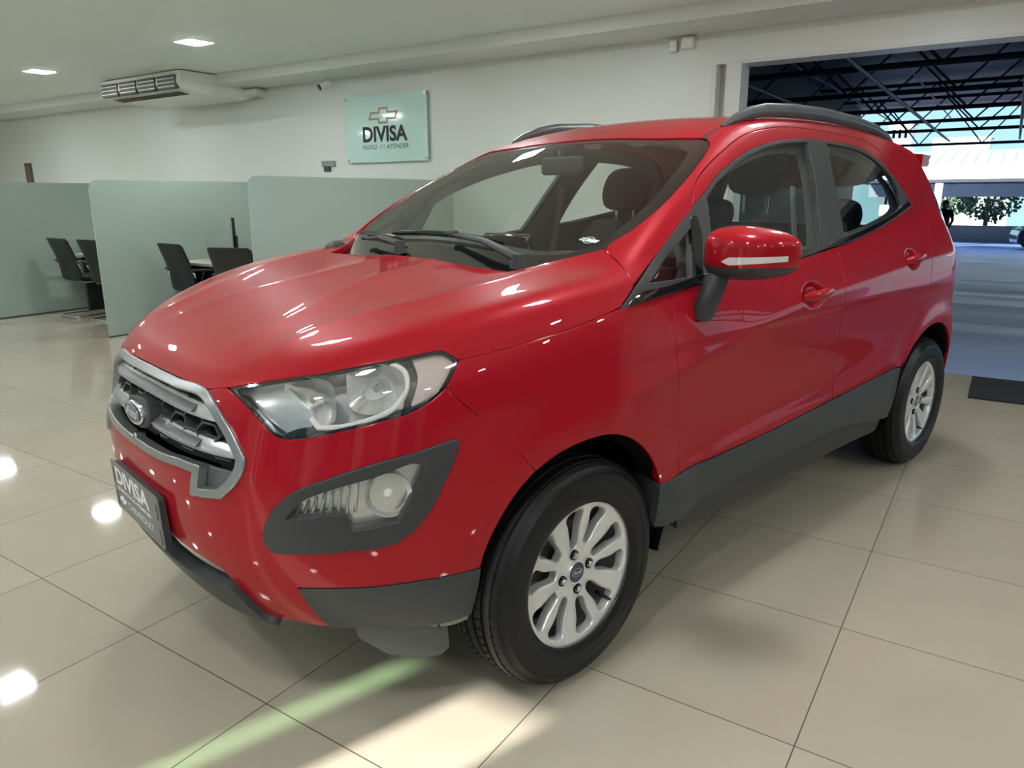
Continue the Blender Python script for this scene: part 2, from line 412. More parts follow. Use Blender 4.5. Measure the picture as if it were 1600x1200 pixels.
def outcast(O, D, tmax, F=FB):
    """from an inside point outwards: last crossing (bisection)"""
    D = D/np.linalg.norm(D, axis=1)[:, None]
    lo = np.zeros(len(D)); hi = np.full(len(D), tmax)
    for _ in range(26):
        m = (lo+hi)/2; ins = F(O+D*m[:, None]) <= 0
        lo = np.where(ins, m, lo); hi = np.where(ins, hi, m)
    return O+D*((lo+hi)/2)[:, None]
def grad(P, F=FB, e=2e-4):
    g = np.stack([F(P+np.array(d)*e)-F(P-np.array(d)*e) for d in ((1, 0, 0), (0, 1, 0), (0, 0, 1))], -1)
    return g/np.maximum(np.linalg.norm(g, axis=-1), 1e-9)[..., None]
# outlines on the near side of the car body, car frame, metres
FE = {
 'hood': [(-0.768, -0.008, 0.892), (-0.765, -0.181, 0.891), (-0.756, -0.315, 0.887), (-0.730, -0.393, 0.900), (-0.665, -0.501, 0.926), (-0.596, -0.582, 0.944), (-0.524, -0.642, 0.961), (-0.433, -0.701, 0.978), (-0.392, -0.723, 0.985), (-0.372, -0.733, 0.986), (-0.358, -0.745, 0.980), (-0.339, -0.762, 0.964), (-0.275, -0.785, 0.973), (-0.212, -0.804, 0.982), (-0.124, -0.824, 0.996), (-0.026, -0.839, 1.013), (0.063, -0.845, 1.029), (0.139, -0.846, 1.045), (0.215, -0.826, 1.092), (0.222, -0.797, 1.122), (0.248, -0.735, 1.154), (0.275, -0.672, 1.181), (0.220, -0.611, 1.160), (0.149, -0.552, 1.139), (0.053, -0.520, 1.120), (0.053, -0.438, 1.119), (0.017, -0.319, 1.115), (0.063, -0.182, 1.127), (0.075, -0.045, 1.131), (0.075, 0.017, 1.131)],
 'fender': [(-0.339, -0.763, 0.963), (-0.276, -0.785, 0.972), (-0.212, -0.805, 0.981), (-0.125, -0.824, 0.995), (-0.026, -0.839, 1.011), (0.063, -0.846, 1.028), (0.138, -0.847, 1.041), (0.246, -0.847, 1.051), (0.369, -0.845, 1.060), (0.360, -0.865, 0.986), (0.356, -0.881, 0.878), (0.377, -0.878, 0.760), (0.398, -0.873, 0.637), (0.386, -0.893, 0.527), (0.300, -0.885, 0.513), (0.277, -0.885, 0.568), (0.238, -0.887, 0.621), (0.189, -0.890, 0.665), (0.123, -0.892, 0.703), (0.057, -0.889, 0.723), (-0.018, -0.882, 0.725), (-0.093, -0.871, 0.712), (-0.142, -0.862, 0.694), (-0.179, -0.854, 0.674), (-0.239, -0.833, 0.748), (-0.305, -0.805, 0.819), (-0.379, -0.764, 0.904)],
 'bump_side': [(-0.734, -0.390, 0.897), (-0.724, -0.468, 0.866), (-0.711, -0.514, 0.832), (-0.701, -0.537, 0.812), (-0.688, -0.558, 0.802), (-0.649, -0.602, 0.806), (-0.584, -0.659, 0.822), (-0.525, -0.699, 0.837), (-0.462, -0.734, 0.853), (-0.417, -0.753, 0.876), (-0.380, -0.764, 0.904), (-0.305, -0.805, 0.819), (-0.239, -0.833, 0.748), (-0.179, -0.854, 0.674), (-0.207, -0.848, 0.652), (-0.228, -0.842, 0.632), (-0.277, -0.828, 0.565), (-0.312, -0.814, 0.491), (-0.322, -0.807, 0.447), (-0.411, -0.774, 0.443), (-0.475, -0.741, 0.441), (-0.554, -0.694, 0.439), (-0.627, -0.638, 0.440), (-0.687, -0.575, 0.439), (-0.657, -0.584, 0.381), (-0.616, -0.577, 0.307), (-0.630, -0.555, 0.304), (-0.663, -0.520, 0.313), (-0.688, -0.469, 0.309), (-0.711, -0.438, 0.320), (-0.735, -0.434, 0.354), (-0.772, -0.412, 0.418), (-0.791, -0.390, 0.454), (-0.804, -0.348, 0.460), (-0.824, -0.246, 0.475)],
 'headlamp': [(-0.730, -0.393, 0.900), (-0.724, -0.468, 0.866), (-0.711, -0.514, 0.832), (-0.701, -0.537, 0.812), (-0.688, -0.558, 0.802), (-0.649, -0.602, 0.806), (-0.584, -0.659, 0.822), (-0.525, -0.699, 0.837), (-0.462, -0.734, 0.853), (-0.417, -0.753, 0.876), (-0.379, -0.764, 0.908), (-0.339, -0.762, 0.964), (-0.358, -0.745, 0.980), (-0.372, -0.734, 0.986), (-0.392, -0.723, 0.984), (-0.433, -0.701, 0.978), (-0.524, -0.643, 0.960), (-0.596, -0.582, 0.944), (-0.666, -0.502, 0.926)],
 'fog_outer': [(-0.738, -0.535, 0.579), (-0.734, -0.542, 0.604), (-0.718, -0.562, 0.645), (-0.685, -0.597, 0.684), (-0.616, -0.655, 0.718), (-0.543, -0.704, 0.743), (-0.464, -0.746, 0.760), (-0.377, -0.782, 0.780), (-0.365, -0.787, 0.778), (-0.381, -0.785, 0.737), (-0.406, -0.779, 0.688), (-0.440, -0.767, 0.626), (-0.475, -0.751, 0.582), (-0.516, -0.729, 0.553), (-0.555, -0.705, 0.546), (-0.627, -0.653, 0.541), (-0.693, -0.589, 0.537), (-0.726, -0.549, 0.537), (-0.737, -0.535, 0.558)],
 'fog_lens': [(-0.707, -0.577, 0.616), (-0.694, -0.590, 0.647), (-0.673, -0.610, 0.671), (-0.618, -0.657, 0.698), (-0.545, -0.706, 0.720), (-0.482, -0.740, 0.741), (-0.465, -0.748, 0.744), (-0.440, -0.760, 0.736), (-0.448, -0.760, 0.709), (-0.476, -0.749, 0.651), (-0.505, -0.735, 0.601), (-0.554, -0.707, 0.593), (-0.598, -0.678, 0.588), (-0.614, -0.666, 0.627), (-0.631, -0.652, 0.630), (-0.671, -0.616, 0.623)],
 'clad_front': [(-0.687, -0.574, 0.436), (-0.626, -0.637, 0.437), (-0.554, -0.693, 0.436), (-0.475, -0.741, 0.438), (-0.411, -0.773, 0.440), (-0.322, -0.807, 0.445), (-0.324, -0.793, 0.374), (-0.328, -0.773, 0.309), (-0.369, -0.753, 0.298), (-0.454, -0.704, 0.295), (-0.536, -0.654, 0.306), (-0.614, -0.577, 0.305)],
 'door_f': [(0.369, -0.846, 1.059), (0.360, -0.865, 0.986), (0.356, -0.881, 0.878), (0.377, -0.878, 0.760), (0.398, -0.873, 0.637), (0.386, -0.893, 0.527), (0.599, -0.883, 0.525), (0.863, -0.885, 0.531), (1.144, -0.887, 0.543), (1.412, -0.888, 0.557), (1.420, -0.875, 0.714), (1.429, -0.879, 0.867), (1.421, -0.872, 1.008), (1.486, -0.823, 1.135)],
 'door_r': [(1.486, -0.823, 1.135), (1.421, -0.872, 1.008), (1.429, -0.879, 0.867), (1.420, -0.875, 0.714), (1.412, -0.888, 0.557), (1.694, -0.887, 0.569), (1.983, -0.884, 0.580), (1.972, -0.880, 0.673), (2.039, -0.876, 0.763), (2.154, -0.877, 0.850), (2.270, -0.877, 0.940), (2.309, -0.867, 1.023), (2.402, -0.820, 1.132), (2.440, -0.768, 1.217), (2.391, -0.740, 1.273)],
 'belt': [(0.134, -0.848, 1.039), (0.370, -0.845, 1.060), (0.533, -0.840, 1.077), (0.832, -0.836, 1.094), (1.143, -0.832, 1.111), (1.404, -0.822, 1.136), (1.523, -0.819, 1.143), (1.816, -0.801, 1.178), (2.134, -0.771, 1.228), (2.394, -0.739, 1.276)],
 'dlo': [(0.134, -0.848, 1.039), (0.212, -0.831, 1.084), (0.364, -0.787, 1.161), (0.513, -0.759, 1.247), (0.592, -0.744, 1.287), (0.683, -0.725, 1.333), (0.784, -0.701, 1.385), (0.940, -0.672, 1.442), (1.081, -0.651, 1.483), (1.280, -0.632, 1.519), (1.541, -0.622, 1.539), (1.699, -0.621, 1.539), (1.913, -0.622, 1.534), (2.093, -0.632, 1.511), (2.212, -0.652, 1.467), (2.287, -0.682, 1.405), (2.368, -0.715, 1.331), (2.394, -0.739, 1.276)],
 'frame': [(0.593, -0.744, 1.288), (0.618, -0.729, 1.318), (0.652, -0.709, 1.355), (0.742, -0.682, 1.407), (0.898, -0.650, 1.472), (1.064, -0.620, 1.529), (1.241, -0.602, 1.562), (1.435, -0.592, 1.580), (1.672, -0.594, 1.581), (1.960, -0.598, 1.572), (2.147, -0.605, 1.554), (2.266, -0.624, 1.513), (2.338, -0.644, 1.472), (2.394, -0.677, 1.406), (2.399, -0.712, 1.334), (2.391, -0.740, 1.273)],
 'glass_f': [(0.689, -0.729, 1.326), (0.639, -0.778, 1.211), (0.557, -0.840, 1.079), (0.842, -0.830, 1.110), (1.159, -0.822, 1.133), (1.339, -0.814, 1.151), (1.456, -0.719, 1.358), (1.538, -0.623, 1.537), (1.274, -0.634, 1.515), (1.101, -0.652, 1.481), (0.940, -0.676, 1.435), (0.783, -0.705, 1.377)],
 'glass_r': [(1.699, -0.622, 1.539), (1.610, -0.719, 1.359), (1.546, -0.806, 1.169), (1.831, -0.792, 1.196), (2.210, -0.755, 1.257), (2.251, -0.744, 1.278), (2.296, -0.713, 1.341), (2.279, -0.683, 1.405), (2.196, -0.654, 1.464), (2.081, -0.634, 1.506), (1.908, -0.625, 1.530)],
 'tri': [(0.226, -0.840, 1.068), (0.558, -0.755, 1.261), (0.461, -0.832, 1.094)],
 'ws_edge': [(0.053, -0.520, 1.120), (0.149, -0.552, 1.139), (0.222, -0.610, 1.161), (0.286, -0.674, 1.187), (0.370, -0.692, 1.233), (0.470, -0.702, 1.286), (0.603, -0.689, 1.355), (0.801, -0.640, 1.455), (0.885, -0.603, 1.498), (0.908, -0.566, 1.515), (0.908, -0.547, 1.517), (0.885, -0.383, 1.525), (0.890, -0.156, 1.539)],
 'frit_in': [(0.163, -0.458, 1.149), (0.213, -0.567, 1.163), (0.277, -0.636, 1.188), (0.417, -0.654, 1.267), (0.530, -0.655, 1.329), (0.761, -0.603, 1.450), (0.829, -0.568, 1.484), (0.854, -0.527, 1.499), (0.858, -0.184, 1.526)],
 'rail': [(1.121, -0.505, 1.584)],
 'grille': [(-0.757, -0.318, 0.885), (-0.756, -0.426, 0.825), (-0.747, -0.489, 0.753), (-0.755, -0.489, 0.725), (-0.790, -0.436, 0.655), (-0.821, -0.335, 0.639), (-0.814, -0.347, 0.692)],
 'creaseH': [(0.002, -0.145, 1.118), (-0.132, -0.149, 1.099), (-0.353, -0.154, 1.054), (-0.519, -0.211, 1.010), (-0.619, -0.252, 0.977)],
 'creaseH2': [(-0.004, -0.582, 1.117), (-0.145, -0.533, 1.094), (-0.369, -0.505, 1.048), (-0.530, -0.471, 1.004), (-0.632, -0.406, 0.969)],
}
# ================= the car =================
SIDE, FRONT, TOP, CYL, GNO, REAR, CYLR, CYLX = Side(), Front(), Top(), Cyl(), Gno(), Rear(), CylR(), CylX()
TH = math.radians(13.70)
car = thing('car', 'red compact SUV parked in the middle of the showroom, its front towards the left', 'car', (0, 0, 0), -TH)
red = mat('car_paint_red', (.355, .002, .011), rough=.42, metal=.1, coat=.65, coat_rough=.015, spec=.1)
blk = noise_mat('black_grained_plastic', (.030, .031, .032), (.042, .043, .044), 90, rough=.52, bump=.05)
clad = noise_mat('grey_grained_cladding', (.036, .040, .042), (.048, .052, .054), 120, rough=.50, bump=.06)
gloss_blk = mat('gloss_black', (.008, .008, .009), rough=.08, coat=.6)
dark = mat('underbody_black', (.006, .006, .006), rough=.9, spec=.1)
rubber = noise_mat('tyre_rubber', (.005, .005, .005), (.010, .010, .010), 30, rough=.35, r2=.5, spec=.35)
satin = mat('satin_silver_plastic', (.36, .37, .37), rough=.30, metal=.75)
satin_dk = mat('grey_satin_plastic', (.16, .17, .17), rough=.35, metal=.5)
chrome = mat('chrome', (.80, .81, .82), rough=.08, metal=1.)
reflector = mat('lamp_reflector', (.92, .91, .90), rough=.22, metal=.75)
alloy = mat('alloy_wheel_silver', (.80, .80, .79), rough=.30, metal=.60, coat=.3, coat_rough=.1)
steel = mat('brake_steel', (.28, .25, .23), rough=.45, metal=.9)
clear = glass_mat('lamp_lens', (.97, .97, .97))
glass = glass_mat('car_window_glass', (.80, .87, .84))
ws_glass = glass_mat('windscreen_glass', (.86, .92, .885))
trim_g = noise_mat('interior_grey_trim', (.10, .10, .098), (.13, .13, .125), 60, rough=.75)
liner = mat('headliner_light_grey', (.34, .34, .32), rough=.9)
cloth = noise_mat('seat_dark_cloth', (.028, .028, .030), (.045, .045, .047), 160, rough=.95, bump=.2)

def fe(k): return list(FE[k])
def sym(P): P = [tuple(p) for p in P]; return P+mir(P)
def arch(cx, r, a0, a1, n=26, cz=.335): return [(cx+r*math.cos(math.radians(a0+(a1-a0)*i/n)), -.88, cz+r*math.sin(math.radians(a0+(a1-a0)*i/n))) for i in range(n+1)]
SILL = [(.386, -.88, .527), (.63, -.88, .526), (.90, -.88, .532), (1.144, -.887, .543), (1.412, -.888, .557), (1.70, -.887, .569), (1.985, -.884, .582), (2.10, -.88, .59)]
# hood
hp = fe('hood'); hp = [(-.768, -.02, .892)]+hp[1:-6]+[(.053, -.505, 1.12), (.058, -.438, 1.12), (.062, -.318, 1.123), (.070, -.177, 1.126), (.077, -.03, 1.131)]
hood = panel('hood', sym(hp), GNO, red, car, h=.016, gap=.002, depth=.02, mirror=False)
# front wings
panel('fender', fe('fender'), SIDE, red, car, h=.015, depth=.03)

def P2(L): return np.array(L, float)
bl, dl, fr = fe('belt'), fe('dlo'), fe('frame')
FD = [(.369, 1.059), (.360, .986), (.357, .878), (.377, .76), (.396, .637), (.386, .527), (.599, .525), (.863, .531), (1.144, .543), (1.412, .557), (1.420, .714), (1.428, .867), (1.438, 1.008), (1.452, 1.136), (1.30, 1.124), (1.143, 1.111), (.832, 1.094), (.533, 1.077)]
RD = [(1.412, .557), (1.694, .569), (1.983, .580), (2.114, .572), (2.176, .658), (2.242, .732), (2.311, .79), (2.350, .844), (2.356, .934), (2.384, 1.047), (2.455, 1.143), (2.490, 1.186), (2.470, 1.231), (2.394, 1.276), (2.134, 1.228), (1.816, 1.178), (1.523, 1.143), (1.452, 1.136), (1.438, 1.008), (1.428, .867), (1.420, .714)]
DF = panel('front_door', None, SIDE, red, car, h=.0105, depth=.022, poly2=P2(FD), gap=.0028)
DR = panel('rear_door', None, SIDE, red, car, h=.0105, depth=.022, poly2=P2(RD), gap=.0028)
def pick(L, a, b): return [(p[0], p[2]) for p in L if a <= p[0] <= b]
UF = [(.590, 1.289)]+pick(fr, .6, 1.62)+[(1.625, 1.581), (1.615, 1.541)]+pick(dl, .6, 1.60)[::-1]
UR = [(1.625, 1.581)]+pick(fr, 1.66, 2.41)+[(2.394, 1.276)]+pick(dl, 1.62, 2.39)[::-1]+[(1.615, 1.541)]
for DD, U in ((DF, UF), (DR, UR)):
    a = panel('door_frame', None, SIDE, red, None, h=.012, depth=.02, poly2=P2(U), gap=.0028); a[0].parent = DD[0]; a[1].parent = DD[1]
# black window band with its openings, and the panes
band = P2(pick(dl, .59, 2.40)+[(p[0], p[2]) for p in bl[::-1]]+[(.212, 1.084), (.364, 1.161), (.513, 1.247)])
gf = P2([(.690, 1.322), (.650, 1.211), (.600, 1.092), (.842, 1.110), (1.159, 1.133), (1.345, 1.150), (1.456, 1.358), (1.534, 1.528), (1.274, 1.508), (1.101, 1.474), (.94, 1.430), (.783, 1.371)])
gr = P2([(1.699, 1.530), (1.615, 1.359), (1.548, 1.172), (1.831, 1.199), (2.200, 1.257), (2.262, 1.280), (2.285, 1.341), (2.262, 1.398), (2.18, 1.456), (2.07, 1.497), (1.908, 1.521)])
tri = P2([(.275, 1.092), (.545, 1.228), (.560, 1.235), (.555, 1.215), (.480, 1.095)])
wt = panel('window_trim', None, SIDE, blk, car, h=.014, depth=.02, poly2=band, gap=.002, hole2=(gf, gr, tri), off=.001, hgap=0)
bs = panel('belt_moulding', None, SIDE, gloss_blk, None, h=.012, depth=.006, poly2=P2([(.16, 1.043)]+[(p[0], p[2]+.003) for p in bl[1:-1]]+[(2.372, 1.276), (2.35, 1.292)]+[(p[0], p[2]+.020) for p in bl[1:-1][::-1]]+[(.215, 1.068)]), off=.006, gap=0)
bs[0].parent = wt[0]; bs[1].parent = wt[1]
for nm, pl in (('front_side_window', gf), ('rear_side_window', gr), ('quarter_window', tri)):
    panel(nm, None, SIDE, glass, car, h=.03, depth=0, poly2=pl, gap=-.004, off=-.005)
# divider bar between quarter glass and front side window
panel('window_divider', None, SIDE, gloss_blk, car, h=.012, depth=.012, poly2=P2([(.500, 1.095), (.535, 1.095), (.600, 1.215), (.600, 1.268), (.572, 1.262)]), off=.004, gap=0)
# front black triangle: nothing more than the band itself
# body side: A-pillar, cant rail, rear quarter
ARCH_R = [(2.114, .572)]+[(2.455+.40*math.cos(math.radians(a)), .335+.40*math.sin(math.radians(a))) for a in range(138, 28, -8)]
def s3(L, y=-.88): return [(p[0], y, p[1]) for p in L]
bsd = [(.215, -.826, 1.092), (.222, -.797, 1.122), (.248, -.735, 1.154), (.275, -.672, 1.181), (.37, -.692, 1.233), (.47, -.702, 1.286), (.603, -.689, 1.355), (.801, -.64, 1.455), (.885, -.603, 1.498), (.915, -.572, 1.515),
 (1.05, -.548, 1.568), (1.3, -.54, 1.60), (1.7, -.54, 1.62), (2.2, -.54, 1.60), (2.6, -.54, 1.56), (2.88, -.53, 1.53), (2.86, -.62, 1.42), (2.82, -.70, 1.28), (2.82, -.74, 1.18), (2.84, -.76, 1.10), (2.86, -.79, .95), (2.86, -.80, .78), (2.82, -.84, .62), (2.80, -.86, .53)]
bsd += [(x, -.88, z) for x, z in ARCH_R[::-1]]
bsd += [(x, -.88, z) for x, z in [(2.176, .658), (2.242, .732), (2.311, .79), (2.350, .844), (2.356, .934), (2.384, 1.047)]]+[(2.455, -.81, 1.143), (2.490, -.79, 1.186), (2.470, -.76, 1.231), (2.394, -.74, 1.276)]
bsd += fr[::-1][1:]+[(.513, -.759, 1.247), (.364, -.787, 1.161)]
panel('body_side', bsd, CYLX, red, car, h=.014, depth=.02, gap=.0025)
# roof
rf = [(.885, 0, 1.53), (.885, -.2, 1.53), (.885, -.383, 1.525), (.905, -.50, 1.52), (.915, -.550, 1.515), (1.05, -.535, 1.568), (1.3, -.527, 1.60), (1.7, -.525, 1.62), (2.2, -.525, 1.60), (2.6, -.525, 1.56), (2.88, -.515, 1.53), (2.93, -.3, 1.54), (2.95, 0, 1.54)]
roof = panel('roof', sym(rf)[1:], TOP, red, car, h=.03, depth=.02, mirror=False)
panel('roof_ditch_strip', [(.915, -.575, 1.515), (.915, -.548, 1.515), (1.05, -.533, 1.568), (1.3, -.525, 1.60), (1.7, -.523, 1.62), (2.2, -.523, 1.60), (2.6, -.523, 1.56), (2.88, -.51, 1.53), (2.88, -.535, 1.53), (2.6, -.545, 1.56), (2.2, -.545, 1.60), (1.7, -.545, 1.62), (1.3, -.545, 1.60), (1.05, -.553, 1.568)], TOP, blk, car, h=.02, depth=0, off=-.002, gap=0)
# roof rails
RAILX = [1.05, 1.12, 1.22, 1.34, 1.55, 1.8, 2.1, 2.35, 2.5, 2.58]
for s in (1, -1):
    q = on([(x, -.545, 1.6) for x in RAILX], TOP); hgt = [0.0, .012, .024, .031, .033, .032, .029, .024, .012, -.002]
    pts = [(p[0], p[1]*s, p[2]+h_) for p, h_ in zip(q, hgt)]; r = [.010, .020, .027, .030, .031, .031, .029, .026, .020, .010]
    rail = MB().tube(pts, r, 10, flat=(.62, .85)).build('roof_rail', mat('roof_rail_grey', (.12, .125, .13), rough=.38, metal=.4), car, smooth=True)
# spoiler lip and tail
sp = MB(); rows = []
ys = np.linspace(-.60, .60, 25)
for y in ys:
    e = abs(y)/.60; xr = 3.06-.10*e**3; z0 = 1.552-.035*e**2
    rows.append([(2.86, y, z0+.008), (2.97, y, z0+.004), (xr-.01, y, z0-.022), (xr, y, z0-.034), (xr-.015, y, z0-.052), (2.86, y, z0-.055)])
vs = [p for r_ in rows for p in r_]; n_ = 6
sp.add(vs, [(i*n_+k, (i+1)*n_+k, (i+1)*n_+(k+1) % n_, i*n_+(k+1) % n_) for i in range(len(rows)-1) for k in range(n_)]+[tuple(range(n_)), tuple((len(rows)-1)*n_+k for k in range(n_))[::-1]])
sp.build('rear_spoiler', red, car, smooth=True, angle=50)
TG = [(3.0, 0, .62), (3.0, -.60, .62), (3.0, -.62, .80), (3.0, -.56, .98), (2.95, -.60, 1.10)]
def rp(L): return P2(L+[(-y, z) for y, z in L[::-1]])
panel('tailgate', None, REAR, red, car, h=.03, poly2=rp([(0, .60), (-.50, .60), (-.60, .66), (-.60, .80), (-.52, .97), (-.58, 1.10), (-.60, 1.16), (0, 1.16)]), mirror=False)
panel('rear_window', None, REAR, glass, car, h=.03, poly2=rp([(0, 1.17), (-.60, 1.17), (-.52, 1.47), (0, 1.48)]), mirror=False, depth=.004)
panel('rear_window_edge', [(2.885, -.53, 1.50), (2.865, -.62, 1.42), (2.825, -.70, 1.28), (2.825, -.735, 1.175), (2.95, -.61, 1.17), (2.95, -.60, 1.3), (2.92, -.53, 1.46)], CYLR, gloss_blk, car, h=.02, gap=.002)
tl = mat('tail_lamp_red', (.35, .01, .01), rough=.1, coat=1.)
panel('tail_lamp', [(2.84, -.765, 1.165), (2.865, -.785, 1.0), (2.87, -.79, .90), (3.02, -.56, .92), (3.0, -.53, .98), (2.98, -.59, 1.10), (2.95, -.615, 1.16)], CYLR, tl, car, h=.02, off=.004)
rb = [(2.86, -.80, .775), (2.825, -.84, .62), (2.80, -.86, .53), (2.83, -.85, .40), (2.88, -.8, .30)]
panel('rear_bumper', [(3.08, 0, .60), (3.0, -.50, .60), (2.98, -.61, .66), (2.97, -.63, .80), (2.93, -.60, .89), (2.87, -.79, .89)]+rb+[(3.0, -.4, .28), (3.05, 0, .28)]+mir([(3.08, -.001, .60), (3.0, -.50, .60), (2.98, -.61, .66), (2.97, -.63, .80), (2.93, -.60, .89), (2.87, -.79, .89)]+rb+[(3.0, -.4, .28)]), CYLR, red, car, h=.03, mirror=False)
# sills and arch trims in grained plastic
SL = [(.30, .512), (.386, .524), (.599, .522), (.863, .528), (1.144, .540), (1.412, .554), (1.694, .566), (1.983, .577), (2.108, .569), (2.085, .50), (2.060, .40), (2.052, .345), (1.90, .365), (1.75, .385), (1.60, .41), (1.44, .424), (1.144, .424), (.88, .418), (.60, .405), (.50, .395), (.44, .375), (.33, .365), (.30, .378)]
ss = panel('sill_cladding', None, SIDE, clad, car, h=.018, poly2=P2(SL), off=.002, depth=.03)
SL2 = [(.44, .372), (.50, .392), (.60, .402), (.88, .415), (1.144, .421), (1.44, .421), (1.60, .407), (1.75, .382), (1.90, .362), (2.05, .342), (2.05, .27), (1.8, .285), (1.2, .29), (.8, .29), (.46, .30)]
a = panel('sill_lower_strip', None, SIDE, blk, None, h=.02, poly2=P2(SL2), off=-.022, depth=.03)
a[0].parent = ss[0]; a[1].parent = ss[1]
# ---- nose ----
GB = [(-.8375, 0, .690), (-.83, -.12, .691), (-.825, -.2, .694), (-.82, -.28, .700), (-.814, -.345, .700), (-.821, -.337, .641), (-.79, -.436, .655), (-.768, -.470, .690), (-.755, -.489, .725), (-.747, -.489, .753), (-.756, -.426, .825), (-.757, -.330, .881), (-.76, -.18, .885), (-.765, -.001, .886)]
bside = fe('bump_side')
LOW = [(-.80, -.348, .462), (-.824, -.246, .475), (-.835, -.12, .476), (-.84, 0, .476)]
bump = [(-.765, 0, .8885), (-.765, -.181, .887), (-.757, -.318, .8835), (-.745, -.36, .8925)]+bside[:-2]+LOW
fogo = fe('fog_outer')
BP = sym(bump)
panel('front_bumper', BP, CYL, red, car, h=.013, depth=.03, mirror=False, holes=(sym(GB), fogo, mir(fogo)), gap=.002, hgap=.001)
# grille
G2 = CYL.to2(np.array(sym(GB))); G2s = smooth_poly(G2, .01); 
def inset(P, d, k=0): return shrink(P, d)
g_in = inset(G2s, .0145)
gs_ = panel('grille_surround', None, CYL, satin, car, h=.012, poly2=G2s, hole2=(g_in,), off=.008, depth=.026, mirror=False, gap=0, hgap=0, rad=.004)
panel('grille_back', None, CYL, mat('grille_recess_black', (.015, .016, .016), rough=.6), gs_, h=.03, poly2=inset(G2s, .015), off=-.055, depth=0, mirror=False, gap=0)
# lower grey corner pieces of the opening
def cyl3(y, z, off=0.):
    return tuple(on([(-.8+.5*abs(y)**2, y, z)], FRONT, off=off)[0])
def strip(name, ys, zt, zb, off0, off1, m, parent, thick=.03, edge=None):
    """a bar that spans the opening: top/bottom heights and forward offsets along y"""
    b = MB(); R_ = []
    for i, y in enumerate(ys):
        p = on([(-.8, y, (zt[i]+zb[i])/2)], FRONT)[0]; x = p[0]-off0[i]; n = grad(p[None])[0]
        dz = (zt[i]-zb[i])
        R_.append([(x+.012, y, zt[i]), (x+.002, y, zt[i]-.25*dz), (x-.008, y, zb[i]+.30*dz), (x-.010, y, zb[i]+.12*dz), (x-.002, y, zb[i]), (x+thick, y, zb[i]+.002), (x+thick, y, zt[i])])
    k = 7; vs = [q for r_ in R_ for q in r_]
    b.add(vs, [(i*k+j, (i+1)*k+j, (i+1)*k+(j+1) % k, i*k+(j+1) % k) for i in range(len(R_)-1) for j in range(k)]+[tuple(range(k)), tuple((len(R_)-1)*k+j for j in range(k))[::-1]])
    return b.build(name, m, parent, smooth=True, angle=28)
for (zc, hw, zd, amp) in ((.838, .408, .034, .012), (.764, .468, .034, .012)):
    ys = list(np.linspace(-hw, hw, 41)); zt = [zc+zd/2-amp*(y/hw)**2 for y in ys]; zb = [zc-zd/2-amp*(y/hw)**2+.008*(abs(y)/hw)**4 for y in ys]
    strip('grille_bar', ys, zt, zb, [-.012]*len(ys), 0, satin, gs_)
    ys2 = list(np.linspace(-hw*.72, hw*.72, 31)); strip('grille_bar_insert', ys2, [zc-amp*(y/hw)**2+.012 for y in ys2], [zc-amp*(y/hw)**2-.004 for y in ys2], [-.006]*len(ys2), 0, satin_dk, gs_, thick=.01)
# honeycomb mesh
hx = MB(); a_ = .034; inn = inset(G2s, .030)
segs = set()
for i in range(-20, 21):
    for j in range(-8, 9):
        cx = i*a_*1.5*1.35; cz = .76+(j+(.5 if i % 2 else 0))*a_*math.sqrt(3)*.80
        P_ = [(cx+a_*1.35*math.cos(math.radians(60*k)), cz+a_*.80*math.sin(math.radians(60*k))) for k in range(6)]
        for k in range(6):
            p, q = P_[k], P_[(k+1) % 6]; key = tuple(sorted(((round(p[0], 3), round(p[1], 3)), (round(q[0], 3), round(q[1], 3))))); segs.add(key)
segs = sorted(segs)
ends = np.array([p for s_ in segs for p in s_]); e3 = on([(-.8, y, z) for y, z in ends], FRONT); ok = inside(CYL.to2(e3), inn)
for k, s_ in enumerate(segs):
    if ok[2*k] and ok[2*k+1]:
        p, q = Vector(e3[2*k]), Vector(e3[2*k+1]); d = (q-p).normalized(); n = Vector((-1, 0, 0)); o_ = d.cross(n)*.0028
        f0 = Vector((.016, 0, 0)); f1 = Vector((.050, 0, 0))
        hx.add([p+o_+f0, p-o_+f0, q-o_+f0, q+o_+f0, p+o_+f1, p-o_+f1, q-o_+f1, q+o_+f1], [(0, 1, 2, 3), (4, 7, 6, 5), (0, 3, 7, 4), (1, 5, 6, 2), (0, 4, 5, 1), (3, 2, 6, 7)])
hx.build('grille_mesh', mat('grille_mesh_grey', (.045, .048, .05), rough=.35, coat=.3), gs_)
# lower infill of the opening, grey
panel('grille_infill', None, CYL, satin_dk, gs_, h=.02, depth=.01, mirror=False, off=-.020, gap=0, poly2=CYL.to2(np.array(sym([(-.83, 0, .700), (-.82, -.2, .704), (-.82, -.30, .712), (-.80, -.345, .714), (-.80, -.40, .712), (-.77, -.45, .712), (-.77, -.452, .690), (-.78, -.43, .668), (-.81, -.345, .655), (-.81, -.362, .69), (-.81, -.30, .690), (-.82, -.2, .684), (-.83, 0, .680)]))))
